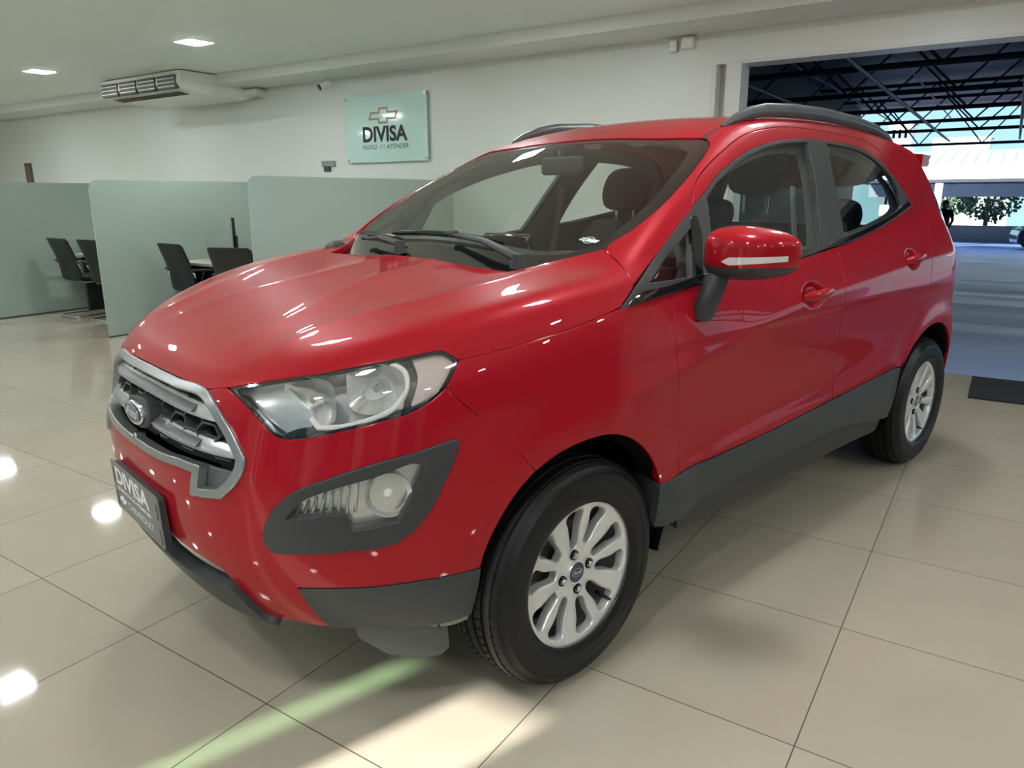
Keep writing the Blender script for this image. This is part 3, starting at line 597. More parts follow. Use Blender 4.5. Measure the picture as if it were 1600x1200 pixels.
# oval badge: blue with white lettering
bp = on([(-.8, 0, .772)], FRONT)[0]; BM = frame((bp[0]-.020, 0, .776), (0, -1, 0), (-.10, 0, 1))   # local x to the viewer's right, y up, z outwards
BM = frame((bp[0]-.020, 0, .776), (0, -1, 0), (.08, 0, 1))
def oval(rx, ry, n=40): return [(rx*math.cos(2*math.pi*i/n), ry*math.sin(2*math.pi*i/n)) for i in range(n)]
def script_f(scale):
    """the flowing four-letter name on the badges"""
    return text_mb('Ford', scale, .0006, bold=.0004*scale/.05, shear=.35, sx=1.25)
bd = MB().prism(oval(.074, .031), -.045, .0, BM).build('front_badge', chrome, gs_, bevel=.003)
MB().prism(oval(.064, .0235), -.002, .0025, BM).build('badge_field', mat('badge_blue', (.01, .03, .10), rough=.15, coat=1.), bd, bevel=.001)
MB().prism(oval(.092, .042), -.06, -.012, BM).build('badge_mount', blk, bd, bevel=.006)
tm = script_f(.036); xf(tm, BM @ Matrix.Translation((-.002, -.011, .003))).build('badge_lettering', mat('badge_silver', (.85, .86, .87), rough=.2, metal=.6), bd)
# number plate
PM = frame((-.862, 0, .527), (0, -1, 0), (-.035, 0, 1))
def rrect(w, h_, r, n=5):
    out = []
    for cx, cy, a0 in ((w-r, h_-r, 0), (-w+r, h_-r, 90), (-w+r, -h_+r, 180), (w-r, -h_+r, 270)):
        out += [(cx+r*math.cos(math.radians(a0+90*i/n)), cy+r*math.sin(math.radians(a0+90*i/n))) for i in range(n+1)]
    return out
pl = MB().prism(rrect(.200, .073, .010), -.004, 0, PM).build('number_plate', mat('plate_grey', (.15, .155, .15), rough=.4), car, bevel=.0012)
MB().prism(rrect(.196, .066, .010), -.020, -.004, PM).build('plate_bracket', blk, pl)
for sx_ in (-.182, .182):
    for zz in (.028, -.042):
        MB().prism(rrect(.005, .022, .0048), -.0005, .0015, PM @ Matrix.Translation((sx_, zz, 0))).build('plate_slot', gloss_blk, pl)
white = mat('white_lettering', (.85, .86, .86), rough=.5)
def fit(mb, w, h_, cx, cy):
    xs = [v[0] for v in mb.v]; ysv = [v[1] for v in mb.v]; x0, x1, y0, y1 = min(xs), max(xs), min(ysv), max(ysv)
    mb.v = [((v[0]-(x0+x1)/2)*w/(x1-x0)+cx, (v[1]-(y0+y1)/2)*h_/(y1-y0)+cy, v[2]) for v in mb.v]; return mb
def put(txt, w, h_, cx, cy, M, m, parent, bold=.02, name='lettering', shear=0., z=.0008):
    t = text_mb(txt, 1., 0.0, bold=bold, shear=shear); fit(t, w, h_, cx, cy); t.v = [(a, b, z+(c*0)) for a, b, c in t.v]
    return xf(t, M).build(name, m, parent)
put('DIVISA', .285, .052, -.020, .036, PM, white, pl, bold=.035)
put('SEMINOVOS PREMIUM', .285, .012, -.020, -.004, PM, white, pl, bold=.03)
put('CHEVROLET', .215, .021, .025, -.036, PM, white, pl, bold=.0)
BOW = [(-1, -.19), (-.82, .19), (-.30, .19), (-.30, .38), (.34, .38), (.34, .19), (1, .19), (.82, -.19), (.30, -.19), (.30, -.38), (-.34, -.38), (-.34, -.19)]
def bowtie(w, M, m, parent, z0=.0, z1=.001, k=.72, name='bowtie_emblem'):
    b = MB(); o_ = [(x*w/2, y*w/2) for x, y in BOW]; P_ = np.array(o_); i_ = shrink(P_, (1-k)*w*.22)
    n = len(o_); vs = []; 
    for z in (z0, z1):
        vs += [M @ Vector((x, y, z)) for x, y in o_]+[M @ Vector((float(x), float(y), z)) for x, y in i_]
    f = []
    for i in range(n):
        j = (i+1) % n; f += [(2*n+i, 2*n+j, 3*n+j, 3*n+i), (i, j, 2*n+j, 2*n+i), (n+i, 3*n+i, 3*n+j, n+j)]
    b.add(vs, f); return b.build(name, m, parent)
bowtie(.062, PM @ Matrix.Translation((-.128, -.036, .0004)), white, pl, 0, .0006, k=.6)
# lower intake and chin
panel('lower_intake', sym([(-.79, -.39, .454), (-.772, -.412, .418), (-.735, -.434, .354), (-.75, -.3, .36), (-.77, 0, .36)][::-1]+[(-.84, 0, .49)])[1:], CYL, dark, car, h=.03, off=-.045, mirror=False, depth=0)
LIPT = [(-.80, 0, .402), (-.79, -.15, .402), (-.78, -.30, .404), (-.765, -.385, .41), (-.772, -.412, .424), (-.735, -.436, .354), (-.711, -.44, .320), (-.688, -.469, .309), (-.70, -.44, .296), (-.73, -.38, .290), (-.75, -.2, .295), (-.76, 0, .297)]
panel('chin_spoiler', sym([(x, y, z) for x, y, z in LIPT])[1:], CYL, clad, car, h=.018, off=.018, mirror=False, depth=.04, gap=0)
panel('bumper_cladding', fe('clad_front'), CYL, clad, car, h=.014, off=.003, depth=.05, gap=.001)
panel('bumper_underlip', [(-.63, -.56, .312), (-.454, -.704, .302), (-.328, -.773, .312), (-.315, -.79, .37), (-.30, -.78, .29), (-.36, -.74, .262), (-.45, -.69, .256), (-.53, -.64, .27)], CYL, mat('underlip_plastic', (.20, .20, .18), rough=.6), car, h=.02, off=-.012, depth=.05, gap=0)
for s in (1, -1):
    dfl = MB(); A = [(-.56, -.60*s), (-.50, -.64*s), (-.43, -.665*s), (-.37, -.685*s), (-.345, -.69*s)]
    zt = .30; zb = [.255, .20, .168, .16, .175]
    vs = [(x, y, zt) for x, y in A]+[(x+.01, y, z) for (x, y), z in zip(A, zb)]+[(x+.006, y+.012*s, zt) for x, y in A]+[(x+.016, y+.012*s, z) for (x, y), z in zip(A, zb)]
    n = 5; f = [(i, i+1, n+i+1, n+i) for i in range(4)]+[(2*n+i, 3*n+i, 3*n+i+1, 2*n+i+1) for i in range(4)]+[(n+i, n+i+1, 3*n+i+1, 3*n+i) for i in range(4)]+[(0, n, 3*n, 2*n), (4, 2*n+4, 3*n+4, n+4)]
    dfl.add(vs, f).build('wheel_air_deflector', mat('deflector_plastic', (.10, .11, .105), rough=.6), car, smooth=True)
# fog lamps
fl = fe('fog_lens')
fo = panel('fog_lamp_bezel', fogo, CYL, blk, car, h=.012, holes=(fl,), off=.006, depth=.03, gap=.001, hgap=0, rad=.005)
fb = panel('fog_reflector', fl, CYL, mat('fog_reflector_silver', (.72, .71, .70), rough=.22, metal=.8), None, h=.010, off=-.030, depth=0, gap=-.004)
fg = panel('fog_lens', fl, CYL, clear, None, h=.02, off=.0, depth=.0, gap=-.001)
for k, s in ((0, 1), (1, -1)):
    fb[k].parent = fo[k]; fg[k].parent = fo[k]
    for i in range(8):
        t = i/7; y = -.592-.092*t; z1 = .645+.066*t; z0 = .628
        q = on([(-.69+1.0*(abs(y)-.592)*1.1, y, z0+(z1-z0)*j/5) for j in range(6)], CYL, off=-.020)
        MB().tube([(p[0]+.012*j/5, p[1]*s, p[2]) for j, p in enumerate(q)], .0042, 8).build('fog_rib', chrome, fo[k], smooth=True)
    q = on([(-.52, -.725, .665)], CYL, off=-.045)[0]; n = grad(on([(-.52, -.725, .665)], CYL))[0]
    M = frame((q[0], q[1]*s, q[2]), Vector((0, 0, 1)).cross(Vector((n[0], n[1]*s, n[2]))), (0, 0, 1))
    MB().lathe([(.012, .0), (.030, .004), (.046, .016), (.054, .030)], 36, M).build('fog_bowl', mat('fog_reflector_silver', (.72, .71, .70), rough=.22, metal=.8), fo[k], smooth=True)
    MB().sphere((0, 0, .012), .012, M=M).build('fog_bulb', mat('bulb_white', (.8, .8, .78), rough=.2), fo[k], smooth=True)
# ---- headlamps ----
hl = fe('headlamp')
LBK = panel('headlamp', hl, CYL, mat('lamp_housing_silver', (.66, .65, .64), rough=.35, metal=.1), car, h=.016, off=-.075, depth=0, gap=-.006)          # dark housing
def put_on(L, off, F=None): return [Vector(p) for p in on(L, CYL, off=off)]
def side_pair(build):
    for k, s in ((0, 1), (1, -1)): build(LBK[k], s)
def sv(P, s): return [(p[0], p[1]*s, p[2]) for p in P]
def lamp_wall(par, s):
    # chrome side walls of the lamp: band between the lens edge and the housing
    L2 = smooth_poly(CYL.to2(np.array(hl)), .012); L2 = shrink(L2, .004); Q = CYL.cast(L2, FB); N = grad(Q)
    n = len(Q); vs = sv(Q-N*.004, s)+sv(Q-N*.078, s)
    MB().add(vs, [(i, (i+1) % n, n+(i+1) % n, n+i) for i in range(n)]).build('lamp_wall', mat('lamp_wall_silver', (.60, .60, .60), rough=.25, metal=.8), par, smooth=True)
side_pair(lamp_wall)
# reflector floors and bowls
def bowl(par, s, c, axis, up, rx, ry, depth, name='reflector_bowl', m=None, n=40, rings=9, seg_y=None):
    z = Vector(axis).normalized(); M = frame(c, Vector(up).cross(z), up)
    b = MB(); vs = []; fs = []
    for i in range(rings+1):
        t = i/rings; 
        for k in range(n):
            a = 2*math.pi*k/n; e = 4.0
            ca, sa = math.cos(a), math.sin(a); r = 1/((abs(ca)**e+abs(sa)**e)**(1/e)) if t > .0 else 1
            rr = t*(1+(r-1)*t); p = M @ Vector((rx*rr*ca, ry*rr*sa, -depth*(1-t*t))); vs.append((p.x, p.y*s, p.z))
    for i in range(rings):
        for k in range(n): fs.append((i*n+k, i*n+(k+1) % n, (i+1)*n+(k+1) % n, (i+1)*n+k))
    return b.add(vs, fs).build(name, m or reflector, par, smooth=True)
for k, s in ((0, 1), (1, -1)):
    par = LBK[k]
    ax = Vector((-.92, -.38, .06)).normalized(); up = Vector((0, 0, 1))
    c1 = Vector(on([(-.64, -.590, .890)], CYL, off=-.020)[0]); c2 = Vector(on([(-.51, -.675, .912)], CYL, off=-.024)[0])
    b1 = bowl(par, s, c1, ax, up, .072, .054, .052); b2 = bowl(par, s, c2, Vector((-.80, -.60, .03)), up, .068, .060, .062)
    for c, bb, a2 in ((c1, b1, ax), (c2, b2, Vector((-.80, -.60, .03)).normalized())):
        p0 = c-a2*.045; p1 = c-a2*.008
        MB().tube(sv([p0, p1], s), [.010, .009], 12).build('bulb_cap', chrome, bb, smooth=True)
    # facets: ribs across the outer bowl
    # turn signal chamber at the outer end
    T = [(-.452, -.728, .975), (-.40, -.738, .979), (-.362, -.75, .974), (-.350, -.757, .960), (-.385, -.762, .912), (-.42, -.750, .884), (-.455, -.735, .868), (-.448, -.742, .90), (-.435, -.735, .935)]
    t = panel('turn_signal', T, CYL, mat('turn_signal_pink', (.62, .50, .47), rough=.35, spec=.6), None, h=.010, off=-.014, depth=.03, gap=0, mirror=False)
    if s < 0: t.data.transform(Matrix.Diagonal((1, -1, 1, 1))); t.data.flip_normals()
    t.parent = par
    # U-shaped light guide around the outer bowl
    U = [(-.640, -.600, .850), (-.631, -.616, .828), (-.594, -.649, .829), (-.542, -.686, .842), (-.498, -.711, .861), (-.470, -.722, .89), (-.458, -.722, .925), (-.462, -.712, .950), (-.480, -.690, .966)]
    q = smooth_poly(CYL.to2(np.array(U)), .01, closed=False); Q = on(CYL.cast(q, FB), CYL, off=-.012)
    MB().tube(sv(Q, s), .0068, 8).build('light_guide', mat('light_guide_white', (.80, .76, .74), rough=.25, coat=.5), par, smooth=True)
    # bezel plates between the bowls: silver upper sheet and black lower strip
    X = [(-.731, -.400, .897), (-.722, -.470, .872), (-.706, -.520, .836), (-.690, -.56, .812), (-.650, -.602, .828), (-.646, -.600, .862), (-.69, -.53, .93), (-.70, -.47, .92)]
    t = panel('inner_bezel', X, CYL, mat('bezel_silver', (.66, .67, .68), rough=.25, metal=.6), None, h=.012, off=-.030, depth=.01, gap=0, mirror=False)
    if s < 0: t.data.transform(Matrix.Diagonal((1, -1, 1, 1))); t.data.flip_normals()
    t.parent = par
    # parking light slot by the inner tip
    X = [(-.727, -.420, .893), (-.722, -.445, .893), (-.713, -.475, .868), (-.716, -.452, .868)]
    t = panel('position_light', X, CYL, gloss_blk, None, h=.01, off=-.022, depth=.006, gap=0, mirror=False)
    if s < 0: t.data.transform(Matrix.Diagonal((1, -1, 1, 1))); t.data.flip_normals()
    t.parent = par
    t = panel('lower_bezel', [(-.695, -.548, .805), (-.649, -.604, .811), (-.584, -.660, .827), (-.525, -.700, .842), (-.462, -.735, .858), (-.455, -.733, .866), (-.50, -.708, .853), (-.542, -.684, .836), (-.594, -.649, .822), (-.66, -.590, .825)], CYL, mat('lamp_black_trim', (.02, .02, .02), rough=.2), None, h=.01, off=-.010, depth=.02, gap=0, mirror=False)
    if s < 0: t.data.transform(Matrix.Diagonal((1, -1, 1, 1))); t.data.flip_normals()
    t.parent = par
hlb = shrink(smooth_poly(CYL.to2(np.array(hl)), .01), .0055)
rim_ = panel('lens_border', None, CYL, gloss_blk, None, h=.008, poly2=smooth_poly(CYL.to2(np.array(hl)), .01), hole2=(hlb,), off=-.003, depth=.004, gap=.001, hgap=0)
lens = panel('lamp_lens', hl, CYL, clear, None, h=.016, off=-.002, depth=0, gap=.001)
for k in (0, 1): lens[k].parent = LBK[k]; rim_[k].parent = LBK[k]
# ---- windscreen, cowl, wipers ----
we = fe('ws_edge'); we = we[:-3]
WS = [(.055, -.50, 1.12)]+we+[(.885, -.383, 1.525), (.89, -.156, 1.535), (.893, 0, 1.537)]
WSs = [p for p in WS]
bot = [(.06, -.30, 1.12), (.06, 0, 1.125)]
wsp = sym([(.893, 0, 1.537), (.89, -.156, 1.535), (.885, -.383, 1.525), (.905, -.52, 1.519)]+we[1:][::-1]+[(.10, -.50, 1.13), (.085, -.30, 1.13), (.08, -.001, 1.13)])
wsd = Top()
def ws_panel(name, P, m, off, par=car, **k): return panel(name, P, wsd, m, par, h=.03, off=off, mirror=False, F=lambda Q: f_up(Q[..., 0], Q[..., 1], Q[..., 2]), **k)
wsg = ws_panel('windscreen', wsp, ws_glass, -.004, depth=0, gap=.002)
fi = fe('frit_in')
fin_ = [(.860, 0, 1.53), (.858, -.184, 1.526), (.850, -.44, 1.51), (.835, -.52, 1.50), (.800, -.575, 1.484), (.74, -.60, 1.45), (.53, -.650, 1.329), (.417, -.652, 1.267), (.300, -.632, 1.20), (.225, -.565, 1.17), (.19, -.45, 1.16), (.175, -.2, 1.16), (.17, -.001, 1.16)]
ws_panel('windscreen_black_border', wsp, mat('frit_black', (.012, .013, .013), rough=.15), -.0065, wsg, holes=(sym(fin_),), depth=0, gap=.002, hgap=0)
# sticker low in the near corner, box of the toll tag at the top
def ws_M(x, y):
    F_ = lambda Q: f_up(Q[..., 0], Q[..., 1], Q[..., 2]); p = TOP.cast(np.array([[x, y]]), F_)[0]; n = grad(p[None], F_)[0]
    return frame(Vector(p)+Vector(n)*.001, Vector((0, -1, 0)).cross(Vector(n)).cross(Vector(n))*-1, Vector((1, 0, .6)))
stk = mat('sticker_white', (.62, .68, .64), rough=.5)
SM = ws_M(.288, -.600) @ Matrix.Scale(.68, 4)
def ring(rx, ry, w, n=40):
    o_ = oval(rx, ry, n); i_ = oval(rx-w, ry-w, n); b = MB()
    return b.add([(x, y, 0) for x, y in o_]+[(x, y, 0) for x, y in i_], [(i, (i+1) % n, n+(i+1) % n, n+i) for i in range(n)])
sb = ring(.030, .024, .0035); o_ = [(-.050, -.011), (-.040, .011), (.052, .011), (.042, -.011)]
sb.add([(x, y, .0002) for x, y in o_], [(0, 1, 2, 3)])
sb = xf(sb, SM).build('windscreen_sticker', stk, wsg)
put('EVA', .036, .011, -.024, 0, SM, mat('sticker_ink', (.03, .05, .045), rough=.5), sb, bold=.03, name='sticker_lettering', z=.0006)
ws_panel('cowl_panel', sym([(.20, 0, 1.16), (.21, -.2, 1.16), (.215, -.45, 1.16), (.24, -.56, 1.165), (.215, -.60, 1.16), (.149, -.552, 1.125), (.05, -.52, 1.11), (.0, -.30, 1.10), (.0, -.001, 1.10)]), blk, -.012, depth=.02)
def surf_ws(x, y, off=0.):
    F_ = lambda Q: f_up(Q[..., 0], Q[..., 1], Q[..., 2]); p = TOP.cast(np.array([[x, y]]), F_); n = grad(p, F_)
    return Vector((p+n*off)[0])
def wiper(piv, tip, b0, b1):
    a = surf_ws(*piv, .030); e = surf_ws(*tip, .022); mid = surf_ws((piv[0]*.55+tip[0]*.45), (piv[1]*.55+tip[1]*.45), .042)
    w = MB().tube([a, mid, e], [.020, .016, .008], 10, flat=(1, .6)).build('wiper_arm', blk, car, smooth=True)
    MB().tube([a-Vector((0, 0, .03)), a+Vector((0, 0, .012))], [.024, .016], 14).build('wiper_pivot', blk, w, smooth=True)
    N = 12; P_ = [surf_ws(b0[0]+(b1[0]-b0[0])*i/N, b0[1]+(b1[1]-b0[1])*i/N, .013) for i in range(N+1)]
    MB().tube(P_, [.004]+[.0075]*(N-1)+[.004], 8, flat=(.8, 1.3)).build('wiper_blade', gloss_blk, w, smooth=True)
    MB().tube([e+Vector((0, .02, .004)), e+Vector((0, -.02, .004))], .010, 8).build('blade_clip', blk, w, smooth=True)
# both arms park along the foot of the glass, pivots towards the near side
wiper((.135, -.47), (.185, -.10), (.190, -.34), (.200, .28))
wiper((.115, .10), (.165, .40), (.160, .16), (.235, .565))
MB().sphere((.150, .610, 1.118), 1, 20, 12, sc=(.060, .050, .040)).build('cowl_end_cap', blk, car, smooth=True)
# ---- door mirrors ----
mred, mblk = red, mat('mirror_black', (.035, .036, .038), rough=.35)
def mirror_pt(u, v):
    """closed shell: u round the mirror, v from front pole to back pole; local x back, y outboard, z up"""
    a = v*math.pi; rx = .085; ry = .125; rz = .076
    ca, sa = math.cos(u), math.sin(u); e = 3.6
    r = 1/((abs(ca)**e+abs(sa)**e)**(1/e)); s_ = math.sin(a)**.52
    y = ry*r*ca*s_; z = rz*r*sa*s_; x = -rx*math.cos(a)*(1.15 if a < math.pi/2 else .45)
    z *= 1-.20*max(0, y/ry)                            # slimmer outboard
    x += .055*(max(y, 0)/ry)**2+.01
    return Vector((x, y, z))
def mirror_x(y, z):
    e = 3.6; z = z/(1-.20*max(0, y/.125))
    rho = min(1, (abs(y/.125)**e+abs(z/.076)**e)**(1/e)); a = math.asin(rho**(1/.52))
    return -.085*math.cos(a)*1.15+.055*(max(y, 0)/.125)**2+.01
def mirror_shell(u0, u1, v0, v1, k=1.0, nu=60, nv=24, zmin=None, zmax=None):
    b = MB(); vs = [mirror_pt(u0+(u1-u0)*i/nu, v0+(v1-v0)*j/nv)*k for i in range(nu+1) for j in range(nv+1)]
    fs = [(i*(nv+1)+j, (i+1)*(nv+1)+j, (i+1)*(nv+1)+j+1, i*(nv+1)+j+1) for i in range(nu) for j in range(nv)]
    if zmin is not None or zmax is not None:
        nf = []
        for f in fs:
            zc = sum((vs[i].z+ .12*(vs[i].y) *0) for i in f)/4
            if (zmin is None or zc >= zmin) and (zmax is None or zc < zmax): nf.append(f)
        fs = nf
    return b.add(vs, fs)
for s in (1, -1):
    M = Matrix.Translation((.545, -.968*s, 1.168)) @ Matrix.Rotation(math.radians(-4*s), 4, 'Z') @ Matrix.Diagonal((1, -s, 1, 1))
    if s < 0: M = Matrix.Translation((.625, .930, 1.150)) @ Matrix.Rotation(math.radians(-70), 4, 'Z')      # folded against the far window
    mh = xf(mirror_shell(0, 2*math.pi, .0, .80, nu=80, nv=60), M).build('door_mirror', mred, car, smooth=True, angle=60)
    xf(mirror_shell(0, 2*math.pi, .0, .80, k=1.012, zmax=-.034, nu=80, nv=60), M).build('mirror_lower_shell', mblk, mh, smooth=True, angle=60)
    xf(mirror_shell(0, 2*math.pi, .03, .80, k=.96), M).build('mirror_inner_shell', mblk, mh, smooth=True)
    # indicator strip
    N = 26; vs = []; 
    rows = []
    for i in range(N+1):
        t = i/N; y = -.022+.140*t
        zc = -.019+.010*t; hh = .0115*min(1, (t/.18+.05))*(1-.35*t)
        rows.append((y, zc-hh, zc+hh))
    def fx(y, z):
        return mirror_x(y, z)
    b = MB(); vs = []
    for y, z0, z1 in rows:
        for q in range(4):
            z = z0+(z1-z0)*q/3; vs.append(M @ Vector((fx(y, z)-.003, y, z)))
    for y, z0, z1 in rows:
        for q in range(4):
            z = z0+(z1-z0)*q/3; vs.append(M @ Vector((fx(y, z)+.006, y, z)))
    n1 = (N+1)*4; fs = [(i*4+q, (i+1)*4+q, (i+1)*4+q+1, i*4+q+1) for i in range(N) for q in range(3)]
    for i in range(N): fs += [(i*4, n1+i*4, n1+i*4+4, i*4+4), (i*4+3, i*4+7, n1+i*4+7, n1+i*4+3)]
    fs += [(0, 1, 2, 3, n1+3, n1+2, n1+1, n1), tuple([N*4+q for q in range(4)][::-1]+[n1+N*4+q for q in range(4)])]
    b.add(vs, fs).build('mirror_indicator', mat('indicator_clear', (.66, .64, .62), rough=.2, coat=1.), mh, smooth=True)
    # glass at the back
    gl = MB(); P_ = [M @ (mirror_pt(2*math.pi*i/40, .76)*.93+Vector((.004, 0, 0))) for i in range(40)]; gl.add(P_, [tuple(range(40))]).build('mirror_glass', chrome, mh)
    # stalk
    MB().tube([(.528, -.897*s, 1.118), (.515, -.888*s, 1.075), (.500, -.880*s, 1.035), (.490, -.868*s, .995), (.488, -.865*s, .975)], [.036, .037, .037, .038, .030], 20, flat=(.9, 1.0)).build('mirror_stalk', mblk, mh, smooth=True)
# ---- door handles ----
for (cx, cz, w, par) in ((1.205, .984, .125, DF), (2.165, 1.055, .125, DR)):
    for k, s in ((0, 1), (1, -1)):
        p0 = [(cx-.105+.21*i/10, -.87, cz+.012*(i/10-.5)) for i in range(11)]
        base = on(p0, SIDE, off=0); yb = np.interp([p[0] for p in p0], [p0[0][0], p0[-1][0]], [base[0][1], base[-1][1]]); base[:, 1] = yb; lift = [.0, .006, .014, .019, .022, .023, .022, .019, .015, .010, .006]
        pts = [(p[0], (p[1]-l)*s, p[2]) for p, l in zip(base, lift)]
        hd = MB().tube(pts, [.010, .015, .018, .019, .0195, .0195, .0195, .019, .018, .017, .012], 12, flat=(.62, 1.0)).build('door_handle', red, par[k], smooth=True)
        q = base[-2]; MB().sphere((q[0], (q[1]-.018)*s, q[2]), .009, sc=(1.4, .8, .7)).build('key_lock', satin, hd, smooth=True)
# ---- wheels ----
def wheel_face(rot):
    """ten-spoke alloy; local x,y in the wheel plane, z outwards"""
    R = .214
    def zf(Q):  # face height by radius
        r = np.hypot(Q[:, 0], Q[:, 1]); a = np.arctan2(Q[:, 1], Q[:, 0])
        base = np.interp(r, [0, .035, .05, .07, .12, .17, .192, .2, .214], [-.012, -.012, -.014, -.013, -.006, -.002, .002, .004, .004])
        spoke = .5+.5*np.cos((a-rot)*10); return base-.008*(1-spoke)**2*np.clip((r-.06)/.05, 0, 1)*np.clip((.197-r)/.03, 0, 1)
    outer = np.array([(R*math.cos(t), R*math.sin(t)) for t in np.linspace(0, 2*math.pi, 120, endpoint=False)])
    holes = []
    for k in range(10):
        a = rot+math.pi/5*(k+.5)+( .035 if k % 2 else -.035); w0, w1 = .0145, .036; r0, r1 = .078, .190
        if k % 2: r0 = .088
        P = [(r0, -w0), (r0-.006, 0), (r0, w0), (.14, .0245), (r1-.012, w1), (r1, w1-.010), (r1+.003, 0), (r1, -w1+.010), (r1-.012, -w1), (.14, -.0245)]
        holes.append(smooth_poly(np.array([(x*math.cos(a)-y*math.sin(a), x*math.sin(a)+y*math.cos(a)) for x, y in P]), .006, corner=75))
    vo, T = cdt([outer]+holes, .0085)
    P = np.column_stack([vo, zf(vo)]); V = [tuple(p) for p in P]; F_ = [tuple(int(i) for i in t) for t in T]
    F_ = [f if ((P[f[1]]-P[f[0]])[0]*(P[f[2]]-P[f[0]])[1]-(P[f[1]]-P[f[0]])[1]*(P[f[2]]-P[f[0]])[0]) > 0 else f[::-1] for f in F_]
    ed = {}
    for t in F_:
        for a, b in ((t[0], t[1]), (t[1], t[2]), (t[2], t[0])): ed[(a, b)] = 1
    bed = [(a, b) for a, b in ed if (b, a) not in ed]; idx = {}
    nx = {a: b for a, b in bed}; pv = {b: a for a, b in bed}
    for a in nx:
        t = Vector(V[nx[a]])-Vector(V[pv.get(a, a)]); o = Vector((t.y, -t.x, 0)).normalized(); p = Vector(V[a]); idx[a] = len(V)
        isrim = math.hypot(p.x, p.y) > R-.002
        q1, q2, q3 = (p+o*.0016+Vector((0, 0, -.0012)), p+o*.0026+Vector((0, 0, -.005)), p+o*(.0026 if isrim else .004)+Vector((0, 0, -.012 if isrim else -.026)))
        V += [tuple(q1), tuple(q2), tuple(q3)]
    for a, b in bed:
        i, j = idx[a], idx[b]; F_ += [(b, a, i, j), (j, i, i+1, j+1), (j+1, i+1, i+2, j+2)]
    m = MB(); m.v = V; m.f = F_; return m
tyre_prof = [(.206, -.098), (.214, -.103), (.232, -.108), (.262, -.109), (.290, -.104), (.306, -.094), (.316, -.082), (.321, -.070), (.3225, -.060), (.3225, -.056), (.316, -.0545), (.316, -.047), (.3235, -.0455), (.324, -.024), (.3175, -.0225), (.3175, -.014), (.324, -.0125),
             (.324, .0125), (.3175, .014), (.3175, .0225), (.324, .024), (.3235, .0455), (.316, .047), (.316, .0545), (.3225, .056), (.3225, .060), (.321, .070), (.3195, .0745), (.3165, .0755), (.316, .082), (.3105, .0895), (.306, .094), (.3045, .0935), (.290, .104), (.2885, .1065), (.277, .1085), (.262, .109), (.2605, .1075), (.240, .1085), (.232, .108), (.2305, .1065), (.222, .1055), (.214, .103), (.206, .098)]
tread = mat('tyre_tread', (.016, .016, .017), rough=.55)
_nt = tread.node_tree; _w = _nt.nodes.new('ShaderNodeTexNoise'); _w.inputs['Scale'].default_value = 40; _b = _nt.nodes.new('ShaderNodeBump'); _b.inputs['Strength'].default_value = .15
_nt.links.new(_w.outputs[0], _b.inputs['Height']); _nt.links.new(_b.outputs[0], _nt.nodes['Principled BSDF'].inputs['Normal'])
